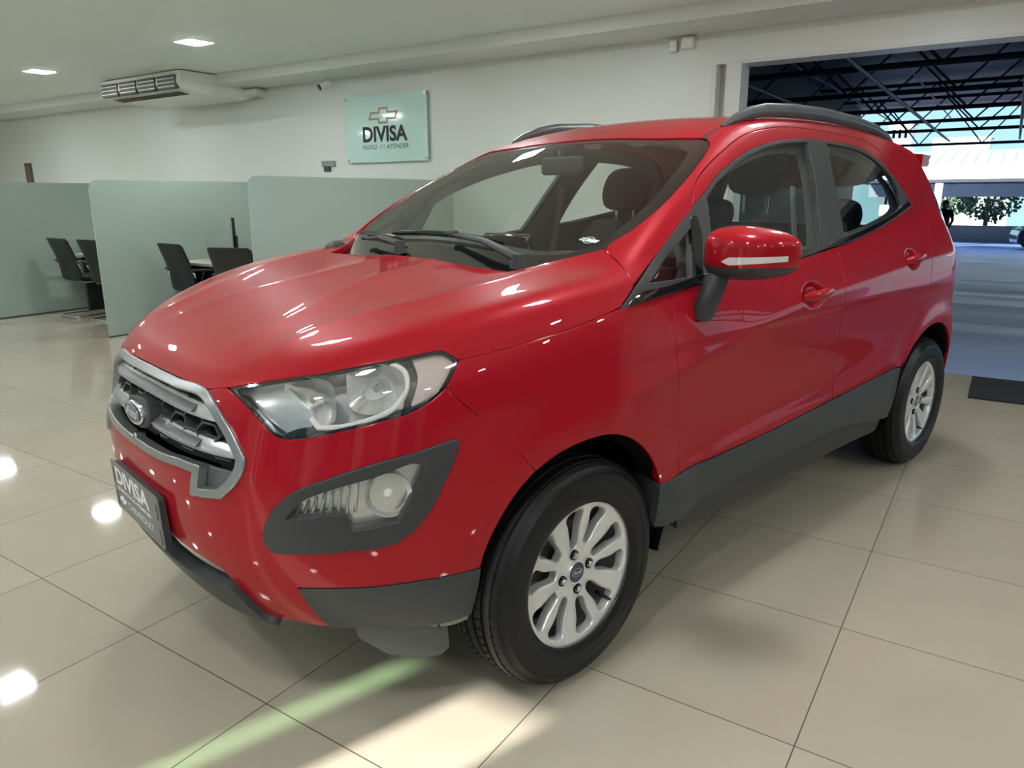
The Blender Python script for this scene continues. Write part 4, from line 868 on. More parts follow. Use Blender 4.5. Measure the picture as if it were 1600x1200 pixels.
def wheel(cx, s, rot):
    # local z axis outboard
    M = frame((cx, -.757*s, .324), (1, 0, 0), (0, 0, 1 if s > 0 else -1))
    if (M.to_3x3() @ Vector((0, 0, 1))).y*(-s) < 0: M = frame((cx, -.757*s, .324), (-1, 0, 0), (0, 0, 1))
    t = MB().lathe(tyre_prof, 120, M).build('tyre', rubber, car, smooth=True, angle=25)
    # cross cuts of the tread as thin dark blocks standing in the shoulder
    sip = MB()
    for k in range(72):
        a = 2*math.pi*k/72
        for z0, z1, sk in ((-.086, -.060, .02), (-.044, -.026, -.02), (.026, .044, -.02), (.060, .080, .02)):
            r = .3245 if abs(z0) < .05 and abs(z1) < .05 else .3222
            p0 = Vector((r*math.cos(a), r*math.sin(a), z0)); p1 = Vector((r*math.cos(a+sk), r*math.sin(a+sk), z1))
            if abs(z0) > .08: p0 = Vector((.3155*math.cos(a), .3155*math.sin(a), z0))
            if abs(z1) > .078: p1 = Vector((.3172*math.cos(a+sk), .3172*math.sin(a+sk), z1))
            tn = Vector((-math.sin(a), math.cos(a), 0))*.0016; rd = Vector((math.cos(a), math.sin(a), 0))*.0006
            q = [p0-tn+rd, p0+tn+rd, p1+tn+rd, p1-tn+rd]; q2 = [v-rd*6 for v in q]
            sip.add([M @ v for v in q+q2], [(0, 1, 2, 3), (0, 4, 5, 1), (1, 5, 6, 2), (2, 6, 7, 3), (3, 7, 4, 0)])
    so = sip.build('tread_sipes', dark, t); so['kind'] = 'stuff'
    f = wheel_face(rot); f = xf(f, M @ Matrix.Translation((0, 0, .086))); w = f.build('wheel_rim', alloy, car, smooth=True, angle=40)
    MB().lathe([(.214, .078), (.2165, .088), (.2185, .094), (.2215, .0955), (.2225, .092), (.220, .084), (.207, .075), (.200, .055), (.196, .03), (.190, -.03), (.200, -.09), (.215, -.098)], 96, M).build('rim_barrel', mat('barrel_grey', (.22, .22, .22), rough=.4, metal=.4), w, smooth=True, angle=50)
    MB().lathe([(.0, .0785), (.026, .0788), (.0285, .076), (.030, .062)], 40, M).build('hub_cap', mat('badge_blue_dark', (.012, .028, .075), rough=.2, coat=1.), w, smooth=True)
    MB().lathe([(.0285, .066), (.0295, .079), (.0325, .0800), (.034, .077), (.035, .062)], 40, M).build('hub_cap_ring', alloy, w, smooth=True)
    xf(ring(.0205, .0115, .0012), M @ Matrix.Translation((0, 0, .0792))).build('cap_oval', mat('badge_silver', (.85, .86, .87)), w)
    tt = script_f(.0125); xf(tt, M @ Matrix.Translation((-.0008, -.004, .0790))).build('cap_lettering', mat('badge_silver', (.85, .86, .87)), w)
    for k in range(4):
        a = rot+math.radians(18)+math.pi/2*k; c = Vector((.054*math.cos(a), .054*math.sin(a), 0))
        T = M @ Matrix.Translation(c)
        MB().lathe([(.0125, .0775), (.0145, .0772), (.0150, .062)], 20, T).build('nut_well', dark, w, smooth=True)
        MB().prism([(.0098*math.cos(math.radians(60*i)), .0098*math.sin(math.radians(60*i))) for i in range(6)], .060, .084, T).build('wheel_nut', chrome, w, bevel=.002)
    a = rot-math.radians(125); c = Vector((math.cos(a), math.sin(a), 0))
    MB().tube([M @ (c*.170+Vector((0, 0, .045))), M @ (c*.176+Vector((0, 0, .085))), M @ (c*.178+Vector((0, 0, .096)))], [.006, .0055, .004], 10).build('valve_stem', gloss_blk, w, smooth=True)
    MB().lathe([(.03, .02), (.075, .018), (.08, .0), (.125, .0), (.140, -.012), (.125, -.022), (.06, -.022)], 64, M).build('brake_disc', steel, w, smooth=True, angle=30)
    cal = MB().box((-.05, .075, -.045), (.05, .150, .028), M @ Matrix.Rotation(math.radians(-60), 4, 'Z')).build('brake_caliper', mat('caliper_grey', (.12, .11, .10), rough=.6, metal=.5), w, bevel=.01)
    MB().lathe([(.0, -.06), (.150, -.06), (.190, -.05)], 48, M).build('wheel_backplate', dark, w, smooth=True)
    return t
wheel(0, 1, math.radians(80)); wheel(0, -1, 0); wheel(2.519, 1, math.radians(62)); wheel(2.519, -1, 0)
# wheel wells, floor pan
def well(cx, cz, r, s, x0=-180, x1=180):
    b = MB(); N = 40; vs = []; fs = []
    A = [math.radians(-12+204*i/N) for i in range(N+1)]
    for a in A:
        q = SIDE.cast(np.array([[cx+r*math.cos(a), max(cz+r*math.sin(a), .30)]]), FB)[0]; yo = -.85 if np.isnan(q[1]) else q[1]
        for y, rr in ((yo+.008, r+.006), (yo+.03, r-.0), (yo+.13, r+.014), (-.50, r+.0)):
            vs.append((cx+rr*math.cos(a), min(y, -.50)*s, max(cz+rr*math.sin(a), .27)))
    for i in range(N):
        for k in range(3): fs.append((i*4+k, i*4+k+1, (i+1)*4+k+1, (i+1)*4+k))
    vs.append((cx, -.50*s, cz)); c = len(vs)-1
    for i in range(N): fs.append((i*4+3, c, (i+1)*4+3))
    return b.add(vs, fs)
for s in (1, -1):
    well(-.02, .335, .375, s).build('wheel_arch_liner', dark, car, smooth=True); well(2.455, .335, .392, s).build('wheel_arch_liner', dark, car, smooth=True)
    MB().box((.312, -.865, .365) if s > 0 else (.312, .70, .365), (.328, -.70, .52) if s > 0 else (.328, .865, .52)).build('mud_flap', noise_mat('flap', (.02, .02, .02), (.06, .055, .05), 40, rough=.6), car, bevel=.004)
# black sheets added behind the shut lines to make the gaps dark
FIN = lambda Q: f_low(Q[..., 0], Q[..., 1], Q[..., 2])
core = [(.42, .34), (.42, 1.03), (1.45, 1.09), (2.1, 1.15), (2.37, 1.20), (2.40, 1.0), (2.33, .80), (2.2, .70), (2.1, .58), (2.04, .45), (2.02, .34)]
panel('door_gap_dark_sheet', None, SIDE, dark, car, h=.04, poly2=P2(core), off=-.045, depth=0, gap=0, F=FIN)
panel('wing_gap_dark_sheet', None, SIDE, dark, car, h=.03, poly2=P2([(-.34, .80), (-.30, .92), (.0, .97), (.20, 1.0), (.45, 1.03), (.45, .40), (.36, .46), (.33, .60), (.25, .70), (.12, .765), (-.02, .79), (-.16, .77)]), off=-.04, depth=0, gap=0, F=FIN)
panel('quarter_gap_dark_sheet', None, CYLR, dark, car, h=.04, poly2=CYLR.to2(np.array([(2.9, -.7, 1.05), (2.45, -.85, 1.1), (2.45, -.85, .8), (2.8, -.84, .6), (2.83, -.8, .35), (3.0, -.5, .35), (3.05, -.0, .35), (3.05, 0, 1.05)])), off=-.05, depth=0, gap=0, F=FIN)
MB().box((.44, -.72, .26), (2.00, .72, .31)).build('floor_pan', dark, car)
MB().box((2.02, -.48, .26), (2.95, .48, .42)).build('rear_floor_pan', dark, car)
MB().box((-.55, -.48, .27), (.42, .48, .33)).build('engine_tray', dark, car)
MB().box((-.60, -.46, .33), (.35, .46, .86)).build('engine_block_cover', dark, car)
panel('nose_shell', None, CYL, dark, car, h=.05, poly2=CYL.to2(np.array([(-.75, 0, .34), (-.7, -.42, .34), (-.5, -.66, .34), (-.40, -.76, .5), (-.40, -.75, .62), (-.45, -.72, .78), (-.66, -.55, .78), (-.70, -.44, .84), (-.74, -.36, .85), (-.76, -.30, .64), (-.78, 0, .62)])), off=-.07, depth=0, gap=0, F=FIN)
# ---- cabin ----
def inner(name, P, dom, m, off, h=.04, F=None, **k): return panel(name, P, dom, m, car, h=h, off=off, depth=0, gap=0, F=F, **k)
FUP = lambda Q: f_up(Q[..., 0], Q[..., 1], Q[..., 2])
# headliner
inner('headliner', sym([(.96, -.02, 1.5), (.96, -.50, 1.5), (1.2, -.52, 1.5), (2.0, -.52, 1.5), (2.7, -.50, 1.5), (2.8, -.02, 1.5)]), TOP, liner, -.040, F=FUP, mirror=False)
# pillar trims inside (ring around the openings)
pt = P2([(p[0], p[2]+.04) for p in dl if p[0] > .6][0:14]+[(2.62, 1.47), (2.72, 1.27), (2.6, 1.12)]+[(p[0], p[2]-.06) for p in bl[::-1]][:-2]+[(.44, 1.05), (.62, 1.26)])
inner('pillar_trim', None, SIDE, trim_g, -.050, h=.03, F=FUP, poly2=pt, hole2=(gf, gr), hgap=-.012)
ap = [(.26, -.66, 1.16), (.42, -.70, 1.26), (.60, -.70, 1.36), (.80, -.655, 1.46), (.93, -.59, 1.51), (.90, -.53, 1.50), (.76, -.60, 1.45), (.53, -.645, 1.33), (.41, -.645, 1.26), (.30, -.62, 1.19)]
inner('a_pillar_trim', ap, CYLX, trim_g, -.030, h=.03, F=FUP)
core2 = [(.50, .55), (.50, 1.05), (1.45, 1.11), (2.1, 1.19), (2.37, 1.24), (2.40, 1.0), (2.33, .80), (2.2, .70), (2.1, .58)]
inner('door_card', None, SIDE, trim_g, -.075, h=.05, F=FIN, poly2=P2(core2))
# dashboard
db = MB(); rows = []
for y in np.linspace(-.74, .74, 31):
    e = (y/.74)**2; hump = .035*math.exp(-((y+.36)/.16)**2)
    rows.append([(.20+.05*e, y, 1.075), (.30+.05*e, y, 1.105), (.45+.04*e, y, 1.115+hump), (.60, y, 1.105+hump), (.68, y, 1.07+hump*.6), (.66, y, 1.00), (.62, y, .90), (.66, y, .78), (.30, y, .75), (.18, y, .95)])
n_ = 10; db.add([p for r_ in rows for p in r_], [(i*n_+k, (i+1)*n_+k, (i+1)*n_+(k+1) % n_, i*n_+(k+1) % n_) for i in range(30) for k in range(n_)]+[tuple(range(n_)), tuple(30*n_+k for k in range(n_))[::-1]])
dash = db.build('dashboard', noise_mat('dash_grey', (.050, .052, .050), (.07, .072, .07), 80, rough=.7), car, smooth=True, angle=50)
MB().box((.52, -.10, 1.09), (.56, .15, 1.19)).build('centre_screen', gloss_blk, dash, bevel=.01)
SWM = Matrix.Translation((.83, -.36, 1.03)) @ Matrix.Rotation(math.radians(-65), 4, 'Y')
sw = MB().lathe([(.185+.016*math.cos(a), .016*math.sin(a)) for a in np.linspace(0, 2*math.pi, 10, endpoint=False)], 48, SWM, closed=True).build('steering_wheel', blk, car, smooth=True)
MB().sphere((0, 0, .0), .07, sc=(1, 1, .4), M=SWM).build('steering_boss', blk, sw, smooth=True)
for a in (0, 130, 230):
    MB().tube([SWM @ Vector((.05*math.cos(math.radians(a)), .05*math.sin(math.radians(a)), 0)), SWM @ Vector((.18*math.cos(math.radians(a)), .18*math.sin(math.radians(a)), 0))], .014, 8).build('steering_spoke', blk, sw, smooth=True)
MB().tube([SWM @ Vector((0, 0, 0)), Vector((.60, -.36, .95))], .04, 12).build('steering_column', blk, sw, smooth=True)
def seat(x, y, w, name='front_seat', hr=True, zb=1.16):
    def pad(pts, wf, th):   # swept cushion along a side profile
        b = MB(); rows = []
        for k, yy in enumerate(np.linspace(-1, 1, 15)):
            e = abs(yy)**4; rows.append([(px+tx*.5*(1-.5*e), y+yy*w/2*f, pz+tz*.5*(1-.5*e)) for (px, pz, tx, tz, f) in wf]+[(px-tx*.5*(1-.5*e), y+yy*w/2*f, pz-tz*.5*(1-.5*e)) for (px, pz, tx, tz, f) in wf[::-1]])
        n = len(rows[0]); return b.add([p for r_ in rows for p in r_], [(i*n+k, (i+1)*n+k, (i+1)*n+(k+1) % n, i*n+(k+1) % n) for i in range(14) for k in range(n)]+[tuple(range(n)), tuple(14*n+k for k in range(n))[::-1]])
    back = [(x, .60, .14, .0, 1), (x+.05, .80, .15, 0, 1), (x+.10, .98, .13, 0, .98), (x+.14, zb-.06, .11, .02, .88), (x+.155, zb, .04, .02, .70)]
    st = pad(0, back, 0).build(name, cloth, car, smooth=True, angle=60)
    pad(0, [(x+.02, .60, 0, .16, 1), (x-.2, .62, 0, .16, 1), (x-.40, .66, 0, .15, 1), (x-.47, .64, 0, .08, .95)], 0).build('seat_cushion', cloth, st, smooth=True, angle=60)
    MB().box((x-.42, y-w*.4, .30), (x+.05, y+w*.4, .54)).build('seat_base', dark, st, bevel=.02)
    return st
def headrest(par, x, y, z, w=.135, h_=.105, t=.055):
    b = MB(); n = 28; vs = []; m_ = 10
    for j in range(m_+1):
        a = math.pi*j/m_
        for k in range(n):
            u = 2*math.pi*k/n; e = 3.2; cu_, su_ = math.cos(u), math.sin(u); r = 1/((abs(cu_)**e+abs(su_)**e)**(1/e)); s_ = math.sin(a)**.55
            yy = w*r*cu_*s_; zz = h_*r*su_*s_; yy *= 1-.12*max(0, zz/h_); vs.append((x-t*math.cos(a)*(1.0)+.02*(zz/h_), y+yy, z+zz))
    fs = [(j*n+k, j*n+(k+1) % n, (j+1)*n+(k+1) % n, (j+1)*n+k) for j in range(m_) for k in range(n)]
    o = b.add(vs, fs).build('headrest', cloth, par, smooth=True, angle=70)
    for dy in (-.055, .055): MB().tube([(x+.0, y+dy, z-h_-.075), (x+.0, y+dy, z-h_+.03)], .006, 8).build('headrest_post', chrome, par, smooth=True)
for yy, hz in ((-.36, 1.43), (.36, 1.355)):
    st = seat(1.46, yy, .50, zb=1.20); headrest(st, 1.65, yy, hz)
st = seat(2.30, 0, 1.20, 'rear_bench', zb=1.12)
for yy in (-.36, .36): headrest(st, 2.47, yy, 1.22, w=.125, h_=.085)
# interior mirror, seat belts
im = MB().prism(rrect(.105, .034, .016), -.015, .015, frame((.80, -.005, 1.440), (0, 1, 0), (0, 0, 1))).build('interior_mirror', blk, car, bevel=.008)
MB().tube([(.80, 0, 1.45), (.80, 0, 1.475), (.81, 0, 1.487)], [.010, .014, .022], 10).build('mirror_foot', blk, im, smooth=True)
for s in (1, -1):
    MB().tube([(1.46, -.62*s, 1.36), (1.45, -.66*s, 1.1), (1.42, -.72*s, .8)], [.022]*3, 8, flat=(.12, 1)).build('seat_belt', mat('belt_grey', (.25, .25, .24), rough=.8), car, smooth=True)
    MB().sphere((1.12, -.12*s, 1.530), 1, 12, 8, sc=(.05, .03, .012)).build('map_light', mat('map_light_cream', (.7, .65, .5), rough=.4), car, smooth=True)
# ================= the showroom =================
XB, ZC, ZS = 4.55, 2.72, 2.61          # back wall, ceiling, soffit
wall_m = noise_mat('wall_paint', (.71, .74, .69), (.75, .78, .73), 1.5, rough=.38, spec=.4)
ceil_m = noise_mat('ceiling_paint', (.78, .85, .80), (.82, .89, .84), 1.2, rough=.55)
# floor: polished porcelain tiles laid parallel to the back wall
fm = mat('floor_porcelain', (.44, .42, .36), rough=.06, spec=.5, coat=.25, coat_rough=.02)
nt = fm.node_tree; b_ = nt.nodes['Principled BSDF']
tc = nt.nodes.new('ShaderNodeTexCoord'); mp = nt.nodes.new('ShaderNodeMapping'); mp.inputs['Location'].default_value = (1.378/.616+40, -1.677/.616+40, 0); mp.inputs['Scale'].default_value = (1/.616, 1/.616, 1)
sx = nt.nodes.new('ShaderNodeSeparateXYZ'); nt.links.new(tc.outputs['Object'], mp.inputs[0]); nt.links.new(mp.outputs[0], sx.inputs[0])
def mth(op, a, b=None, c=None):
    n = nt.nodes.new('ShaderNodeMath'); n.operation = op
    for i, v in enumerate((a, b, c)):
        if v is None: continue
        if isinstance(v, (int, float)): n.inputs[i].default_value = v
        else: nt.links.new(v, n.inputs[i])
    return n.outputs[0]
def edge(o): f = mth('FRACT', o); return mth('MINIMUM', f, mth('SUBTRACT', 1.0, f))
e_ = mth('MINIMUM', edge(sx.outputs[0]), edge(sx.outputs[1])); line = mth('LESS_THAN', e_, .0026)
cxx = nt.nodes.new('ShaderNodeCombineXYZ'); nt.links.new(mth('FLOOR', sx.outputs[0]), cxx.inputs[0]); nt.links.new(mth('FLOOR', sx.outputs[1]), cxx.inputs[1])
wn = nt.nodes.new('ShaderNodeTexWhiteNoise'); nt.links.new(cxx.outputs[0], wn.inputs[0])
ns = nt.nodes.new('ShaderNodeTexNoise'); ns.inputs['Scale'].default_value = 3; ns.inputs['Detail'].default_value = 5; nt.links.new(tc.outputs['Object'], ns.inputs['Vector'])
v_ = mth('ADD', mth('MULTIPLY', wn.outputs[0], .35), mth('MULTIPLY', ns.outputs[0], .65))
m1 = nt.nodes.new('ShaderNodeMix'); m1.data_type = 'RGBA'; m1.inputs[6].default_value = (.385, .335, .26, 1); m1.inputs[7].default_value = (.455, .405, .32, 1); nt.links.new(v_, m1.inputs[0])
m2 = nt.nodes.new('ShaderNodeMix'); m2.data_type = 'RGBA'; m2.inputs[7].default_value = (.05, .04, .03, 1); nt.links.new(line, m2.inputs[0]); nt.links.new(m1.outputs[2], m2.inputs[6])
nt.links.new(m2.outputs[2], b_.inputs['Base Color']); nt.links.new(mth('ADD', .05, mth('MULTIPLY', line, .5)), b_.inputs['Roughness'])
X0, Y0, Y1 = -5.5, -9.0, 14.0
struct(MB().box((X0-.3, Y0-.2, -.12), (XB+.02, Y1+.2, 0)).build('floor', fm))
struct(MB().box((X0-.3, Y0-.2, ZC), (XB+.25, Y1+.2, ZC+.15)).build('ceiling', ceil_m))
# back wall with the wide doorway on the right
OY1, OY0, OZ = .296, -6.2, 2.365
bw = MB().box((XB, .50, 0), (XB+.22, Y1, ZC)).box((XB, Y0, OZ), (XB+.22, .50, ZC)).box((XB, Y0, 0), (XB+.22, OY0, OZ))
struct(bw.build('wall_back', wall_m))
struct(MB().box((4.00, Y0, ZS), (XB, Y1, ZC)).build('ceiling_beam', wall_m))
jam = MB().box((XB-.015, .296, 0), (XB+.20, .421, OZ)).box((XB-.015, .503, 0), (XB+.2, .545, OZ)).box((XB+.10, .421, 0), (XB+.2, .503, OZ))
struct(jam.build('trim_1', mat('door_jamb_white', (.68, .69, .66), rough=.35)))
struct(MB().box((XB-.01, OY0, OZ-.012), (XB+.22, .421, OZ+.015)).build('trim_2', mat('door_jamb_white', (.68, .69, .66), rough=.35)))
# side and front walls (behind the camera): shopfront with big panes and one open gap
struct(MB().box((X0-.3, Y1, 0), (XB+.2, Y1+.2, ZC)).build('wall_left', wall_m))
struct(MB().box((X0-.3, Y0-.2, 0), (XB+.2, Y0, ZC)).build('wall_right', mat('far_wall_dark_grey', (.10, .10, .10), rough=.6)))  # unseen wall coloured dark so the car doors reflect less light
FY = [(-8.2, -6.4), (-5.9, -4.1), (-3.6, -1.8), (-1.3, .80), (.93, 1.24), (1.355, 1.50), (1.75, 3.7), (4.1, 6.3), (6.8, 9.2), (9.9, 12.6)]
fw = MB(); y_ = Y0
for a, e in FY: fw.box((X0-.2, y_, 0), (X0, a, 2.5)); y_ = e
fw.box((X0-.2, y_, 0), (X0, Y1, 2.5)).box((X0-.2, Y0, 2.5), (X0, Y1, ZC)); struct(fw.build('wall_front', wall_m))
fr_m = mat('aluminium_frame', (.45, .46, .46), rough=.4, metal=.6); pane_m = glass_mat('shopfront_glass', (.88, .94, .90))
for i, (a, e) in enumerate(FY):
    if i == 4: continue          # the open doorway that lets the sun in
    if i == 5:
        struct(MB().box((X0-.104, a, 0), (X0-.096, e, 2.5)).build('window_6', glass_mat('green_strip_glass', (.58, .78, .61)))); continue
    w = struct(MB().box((X0-.12, a, 0), (X0-.08, a+.05, 2.5)).box((X0-.12, e-.05, 0), (X0-.08, e, 2.5)).box((X0-.12, a, 2.45), (X0-.08, e, 2.5)).box((X0-.12, a, 0), (X0-.08, e, .06)).build('window_%d' % (i+1), fr_m))
    MB().box((X0-.104, a+.05, .06), (X0-.096, e-.05, 2.45)).build('pane', pane_m, w)
# render for the unseen building added across the street to block the sun
ob = noise_mat('pale_render', (.62, .60, .55), (.68, .66, .60), 2, rough=.9)
# ceiling light panels
led = mat('led_panel', (.9, .95, 1.), emit=(.93, .98, 1.), estr=LED_POWER); ledf = mat('led_frame', (.8, .8, .78), rough=.4)
names = {}
k = 0
for x in (-4.4, -2.04, .36, 2.74):
    for y in (-6.9, -3.95, -1.0, 1.62, 4.88, 7.80, 10.75):
        hs = .118; vis = (x, y) in ((2.74, 4.88), (2.74, 7.80))
        lab = {(2.74, 4.88): 'square white recessed ceiling lamp in front of the air conditioner, nearer the sign', (2.74, 7.80): 'square white recessed ceiling lamp at the far left of the ceiling'}.get((x, y), 'square white recessed lamp in the showroom ceiling, outside the frame')
        t = thing('ceiling_lamp', lab, 'ceiling light', (x, y, ZC), 0, 'square lamps recessed in the ceiling')
        MB().box((-hs, -hs, -.006), (hs, hs, -.001)).build('lamp_panel', led, t)
        MB().box((-hs-.012, -hs-.012, -.004), (-hs, hs+.012, 0)).box((hs, -hs-.012, -.004), (hs+.012, hs+.012, 0)).box((-hs, -hs-.012, -.004), (hs, -hs, 0)).box((-hs, hs, -.004), (hs, hs+.012, 0)).build('lamp_frame', ledf, t)
# glass partitions
frost = noise_mat('frosted_green_glass', (.36, .44, .385), (.38, .46, .405), 1., rough=.16, spec=.5, coat=.5, coat_rough=.04)
def partition(y, x0, zt, label):
    t = thing('glass_partition', label, 'partition', (x0, y, 0), 0, 'frosted glass partitions between the sales desks')
    P_ = [(0, .0), (XB-x0, .0), (XB-x0, zt)]+[(.10-.10*math.sin(math.radians(a)), zt-.10+.10*math.cos(math.radians(a))) for a in range(0, 91, 10)]
    M = frame((0, .006, 0), (1, 0, 0), (0, 0, 1)); MB().prism(P_, 0, .012, M).build('glass_sheet', frost, t)
    MB().box((0, -.010, 0), (XB-x0, .010, .012)).build('floor_channel', mat('channel_dark', (.08, .09, .085), rough=.5, metal=.5), t)
partition(7.68, .9, 1.49, 'frosted green glass partition at the far left edge, behind the two leftmost chairs')
partition(5.49, 1.90, 1.485, 'frosted green glass partition in the middle, its rounded end between the two pairs of chairs')
partition(3.29, 1.97, 1.485, 'nearest frosted green glass partition, seen through and beside the windscreen under the wall sign')
# office chairs
leath = noise_mat('black_leatherette', (.010, .012, .012), (.016, .018, .018), 40, rough=.42, bump=.05)
def make_chair(label):
    t = thing('visitor_chair', label, 'chair', group='black visitor chairs at the sales desks')
    def shell(pts, w, th):
        b = MB(); rows = []; N = 14
        for i in range(N+1):
            v = i/N*2-1; e = abs(v)**5
            rows.append([(x+nx*th*.5*(1-e*.6), v*w/2*(1-(.10 if j == 0 else 0)), z+nz*th*.5*(1-e*.6)) for j, (x, z, nx, nz) in enumerate(pts)]+[(x-nx*th*.5*(1-e*.6), v*w/2*(1-(.10 if j == 0 else 0)), z-nz*th*.5*(1-e*.6)) for j, (x, z, nx, nz) in reversed(list(enumerate(pts)))])
        n = len(rows[0]); return b.add([p for r_ in rows for p in r_], [(i*n+k, (i+1)*n+k, (i+1)*n+(k+1) % n, i*n+(k+1) % n) for i in range(N) for k in range(n)]+[tuple(range(n)), tuple(N*n+k for k in range(n))[::-1]])
    # local +x is where the sitter faces
    shell([(-.30, .885, 1, 0), (-.285, .86, 1, .1), (-.235, .72, 1, .2), (-.20, .60, 1, .12), (-.19, .50, 1, 0), (-.185, .44, 1, -.1)], .47, .045).build('backrest', leath, t, smooth=True, angle=60)
    shell([(-.20, .445, 0, 1), (-.1, .435, 0, 1), (.10, .44, 0, 1), (.24, .455, 0, 1), (.275, .44, 0, 1)], .47, .07).build('seat', leath, t, smooth=True, angle=60)
    for s in (1, -1):
        y = .255*s
        MB().tube([(-.235, y, .625), (-.20, y, .635), (-.05, y, .625), (.16, y, .62), (.19, y, .61)], [.012, .017, .018, .018, .012], 10, flat=(1.2, .7)).build('armrest', leath, t, smooth=True)
        MB().tube([(-.215, y*.98, .61), (-.20, y, .60), (-.19, y, .56)], .010, 8).build('arm_hinge', chrome, t, smooth=True)
        fr_ = MB().tube([(.13, y, .615), (.17, y, .58), (.13, y, .45), (.12, y, .40), (.13, y, .38)], .010, 8)
        fr_.build('arm_bracket', chrome, t, smooth=True)
    MB().tube([(-.16, -.19, .40), (.10, -.19, .40), (.235, -.19, .375), (.265, -.19, .33), (.285, -.19, .06), (.275, -.195, .025), (.22, -.20, .012), (-.26, -.20, .012), (-.28, -.18, .012), (-.28, .18, .012), (-.26, .20, .012), (.22, .20, .012), (.275, .195, .025), (.285, .19, .06), (.265, .19, .33), (.235, .19, .375), (.10, .19, .40), (-.16, .19, .40)], .0125, 10).build('chair_frame', chrome, t, smooth=True)
    return t
ch = make_chair('black visitor chair at the far left, the leftmost chair, back turned to the viewer'); ch.location = (2.62, 7.13, 0); ch.rotation_euler = (0, 0, math.radians(-3))
def place(x, y, rz, lab):
    c = copy_tree(ch); c.location = (x, y, 0); c.rotation_euler = (0, 0, rz); c['label'] = lab
place(2.64, 6.50, math.radians(4), 'black visitor chair partly hidden by the middle glass partition, second from the left')
place(2.70, 5.10, math.radians(-6), 'black visitor chair just right of the middle glass partition, above the bonnet, back upright')
place(2.62, 4.18, math.radians(14), 'black visitor chair nearest to the car, partly hidden by the right glass partition')
# desks
lam = mat('desk_laminate', (.50, .47, .40), rough=.35); dk = mat('desk_dark', (.03, .03, .03), rough=.5)
for y0, y1, lab in ((3.60, 5.455, 'pale topped sales desk with dark panel behind the two chairs near the bonnet'), (5.80, 7.50, 'pale topped sales desk hidden behind the middle partition, beyond the two leftmost chairs')):
    t = thing('desk', lab, 'desk', (3.06, (y0+y1)/2, 0)); hw = (y1-y0)/2
    MB().box((-.40, -hw, .650), (.40, hw, .682)).build('desk_top', lam, t, bevel=.004)
    MB().box((.22, -hw+.06, .25), (.24, hw-.06, .650)).build('modesty_panel', dk, t)
    for s in (1, -1): MB().box((-.33, s*(hw-.05)-.02, 0), (.33, s*(hw-.05)+.02, .650)).build('desk_leg', dk, t)
def monitor(x, y, rz, lab):
    t = thing('computer_monitor', lab, 'monitor', (x, y, .682), rz)
    MB().box((-.02, -.27, .10), (.012, .27, .44)).build('screen_housing', gloss_blk, t, bevel=.006)
    MB().tube([(.02, 0, .0), (.02, 0, .25)], .02, 10).build('monitor_neck', gloss_blk, t)
    MB().box((-.08, -.12, 0), (.12, .12, .012)).build('monitor_base', gloss_blk, t, bevel=.004)
monitor(3.10, 5.06, math.radians(-34), 'thin dark computer monitor seen edge on, standing on the desk above the chair backs')
t = thing('desk_telephone', 'black desk telephone on the desk beside the monitor', 'telephone', (3.10, 4.62, .682), .4)
MB().box((-.08, -.09, 0), (.08, .09, .035)).build('phone_body', gloss_blk, t, bevel=.01); MB().tube([(-.07, -.06, .07), (0, -.06, .055), (.07, -.06, .07)], [.022, .014, .022], 10).build('handset', gloss_blk, t, smooth=True)
MB().tube([(-.05, .05, .02), (-.05, .05, .12)], .035, 14).build('cup_holder', chrome, t, smooth=True)
t = tag(MB().lathe([(0, 0), (.035, 0), (.038, .09), (.033, .09), (.031, .006), (0, .006)], 24).build('pen_pot', gloss_blk, smooth=True), 'small dark pen pot on the desk left of the telephone', 'pen pot'); t.location = (3.02, 5.25, .682)
t = tag(MB().lathe([(0, 0), (.03, 0), (.034, .11), (.028, .11), (.027, .006), (0, .006)], 24).build('drinking_cup', white, smooth=True), 'small pale cup at the right end of the desk, beside the glass partition', 'cup'); t.location = (3.0, 3.98, .682)
# wall sign
SGM = frame((XB-.030, 4.175, 2.045), (0, -1, 0), (0, 0, 1))
t = thing('wall_sign', 'pale aqua glass sign on the back wall with gold outlined emblem and black lettering', 'sign', (0, 0, 0))
aq = mat('aqua_glass', (.60, .82, .76), rough=.10, spec=.5, coat=.6)
MB().prism(rrect(.600, .352, .012), 0, .010, SGM).build('sign_plate', aq, t)
for sx_ in (-.575, .575):
    for sy_ in (-.327, .327):
        MB().lathe([(0, .016), (.010, .016), (.012, .012), (.012, -.030)], 16, SGM @ Matrix.Translation((sx_, sy_, 0))).build('sign_standoff', mat('standoff_steel', (.35, .36, .36), rough=.3, metal=.8), t, smooth=True)
ink = mat('sign_black', (.012, .02, .018), rough=.4); gold = mat('sign_gold', (.36, .26, .14), rough=.35, metal=.2); gold2 = mat('sign_pale_gold', (.40, .42, .36), rough=.4)
put('DIVISA', .66, .168, -.005, -.055, SGM @ Matrix.Translation((0, 0, .0105)), ink, t, bold=.035)
put('PAIXÃO', .215, .060, -.235, -.185, SGM @ Matrix.Translation((0, 0, .0105)), ink, t, bold=.0, shear=.2)
put('EM', .080, .048, -.052, -.190, SGM @ Matrix.Translation((0, 0, .0105)), gold2, t, bold=.0, shear=.2)
put('ATENDER', .320, .048, .175, -.190, SGM @ Matrix.Translation((0, 0, .0105)), ink, t, bold=.0, shear=.2)
bowtie(.44, SGM @ Matrix.Translation((-.02, .135, .0108)), gold, t, 0, .002, k=.8)
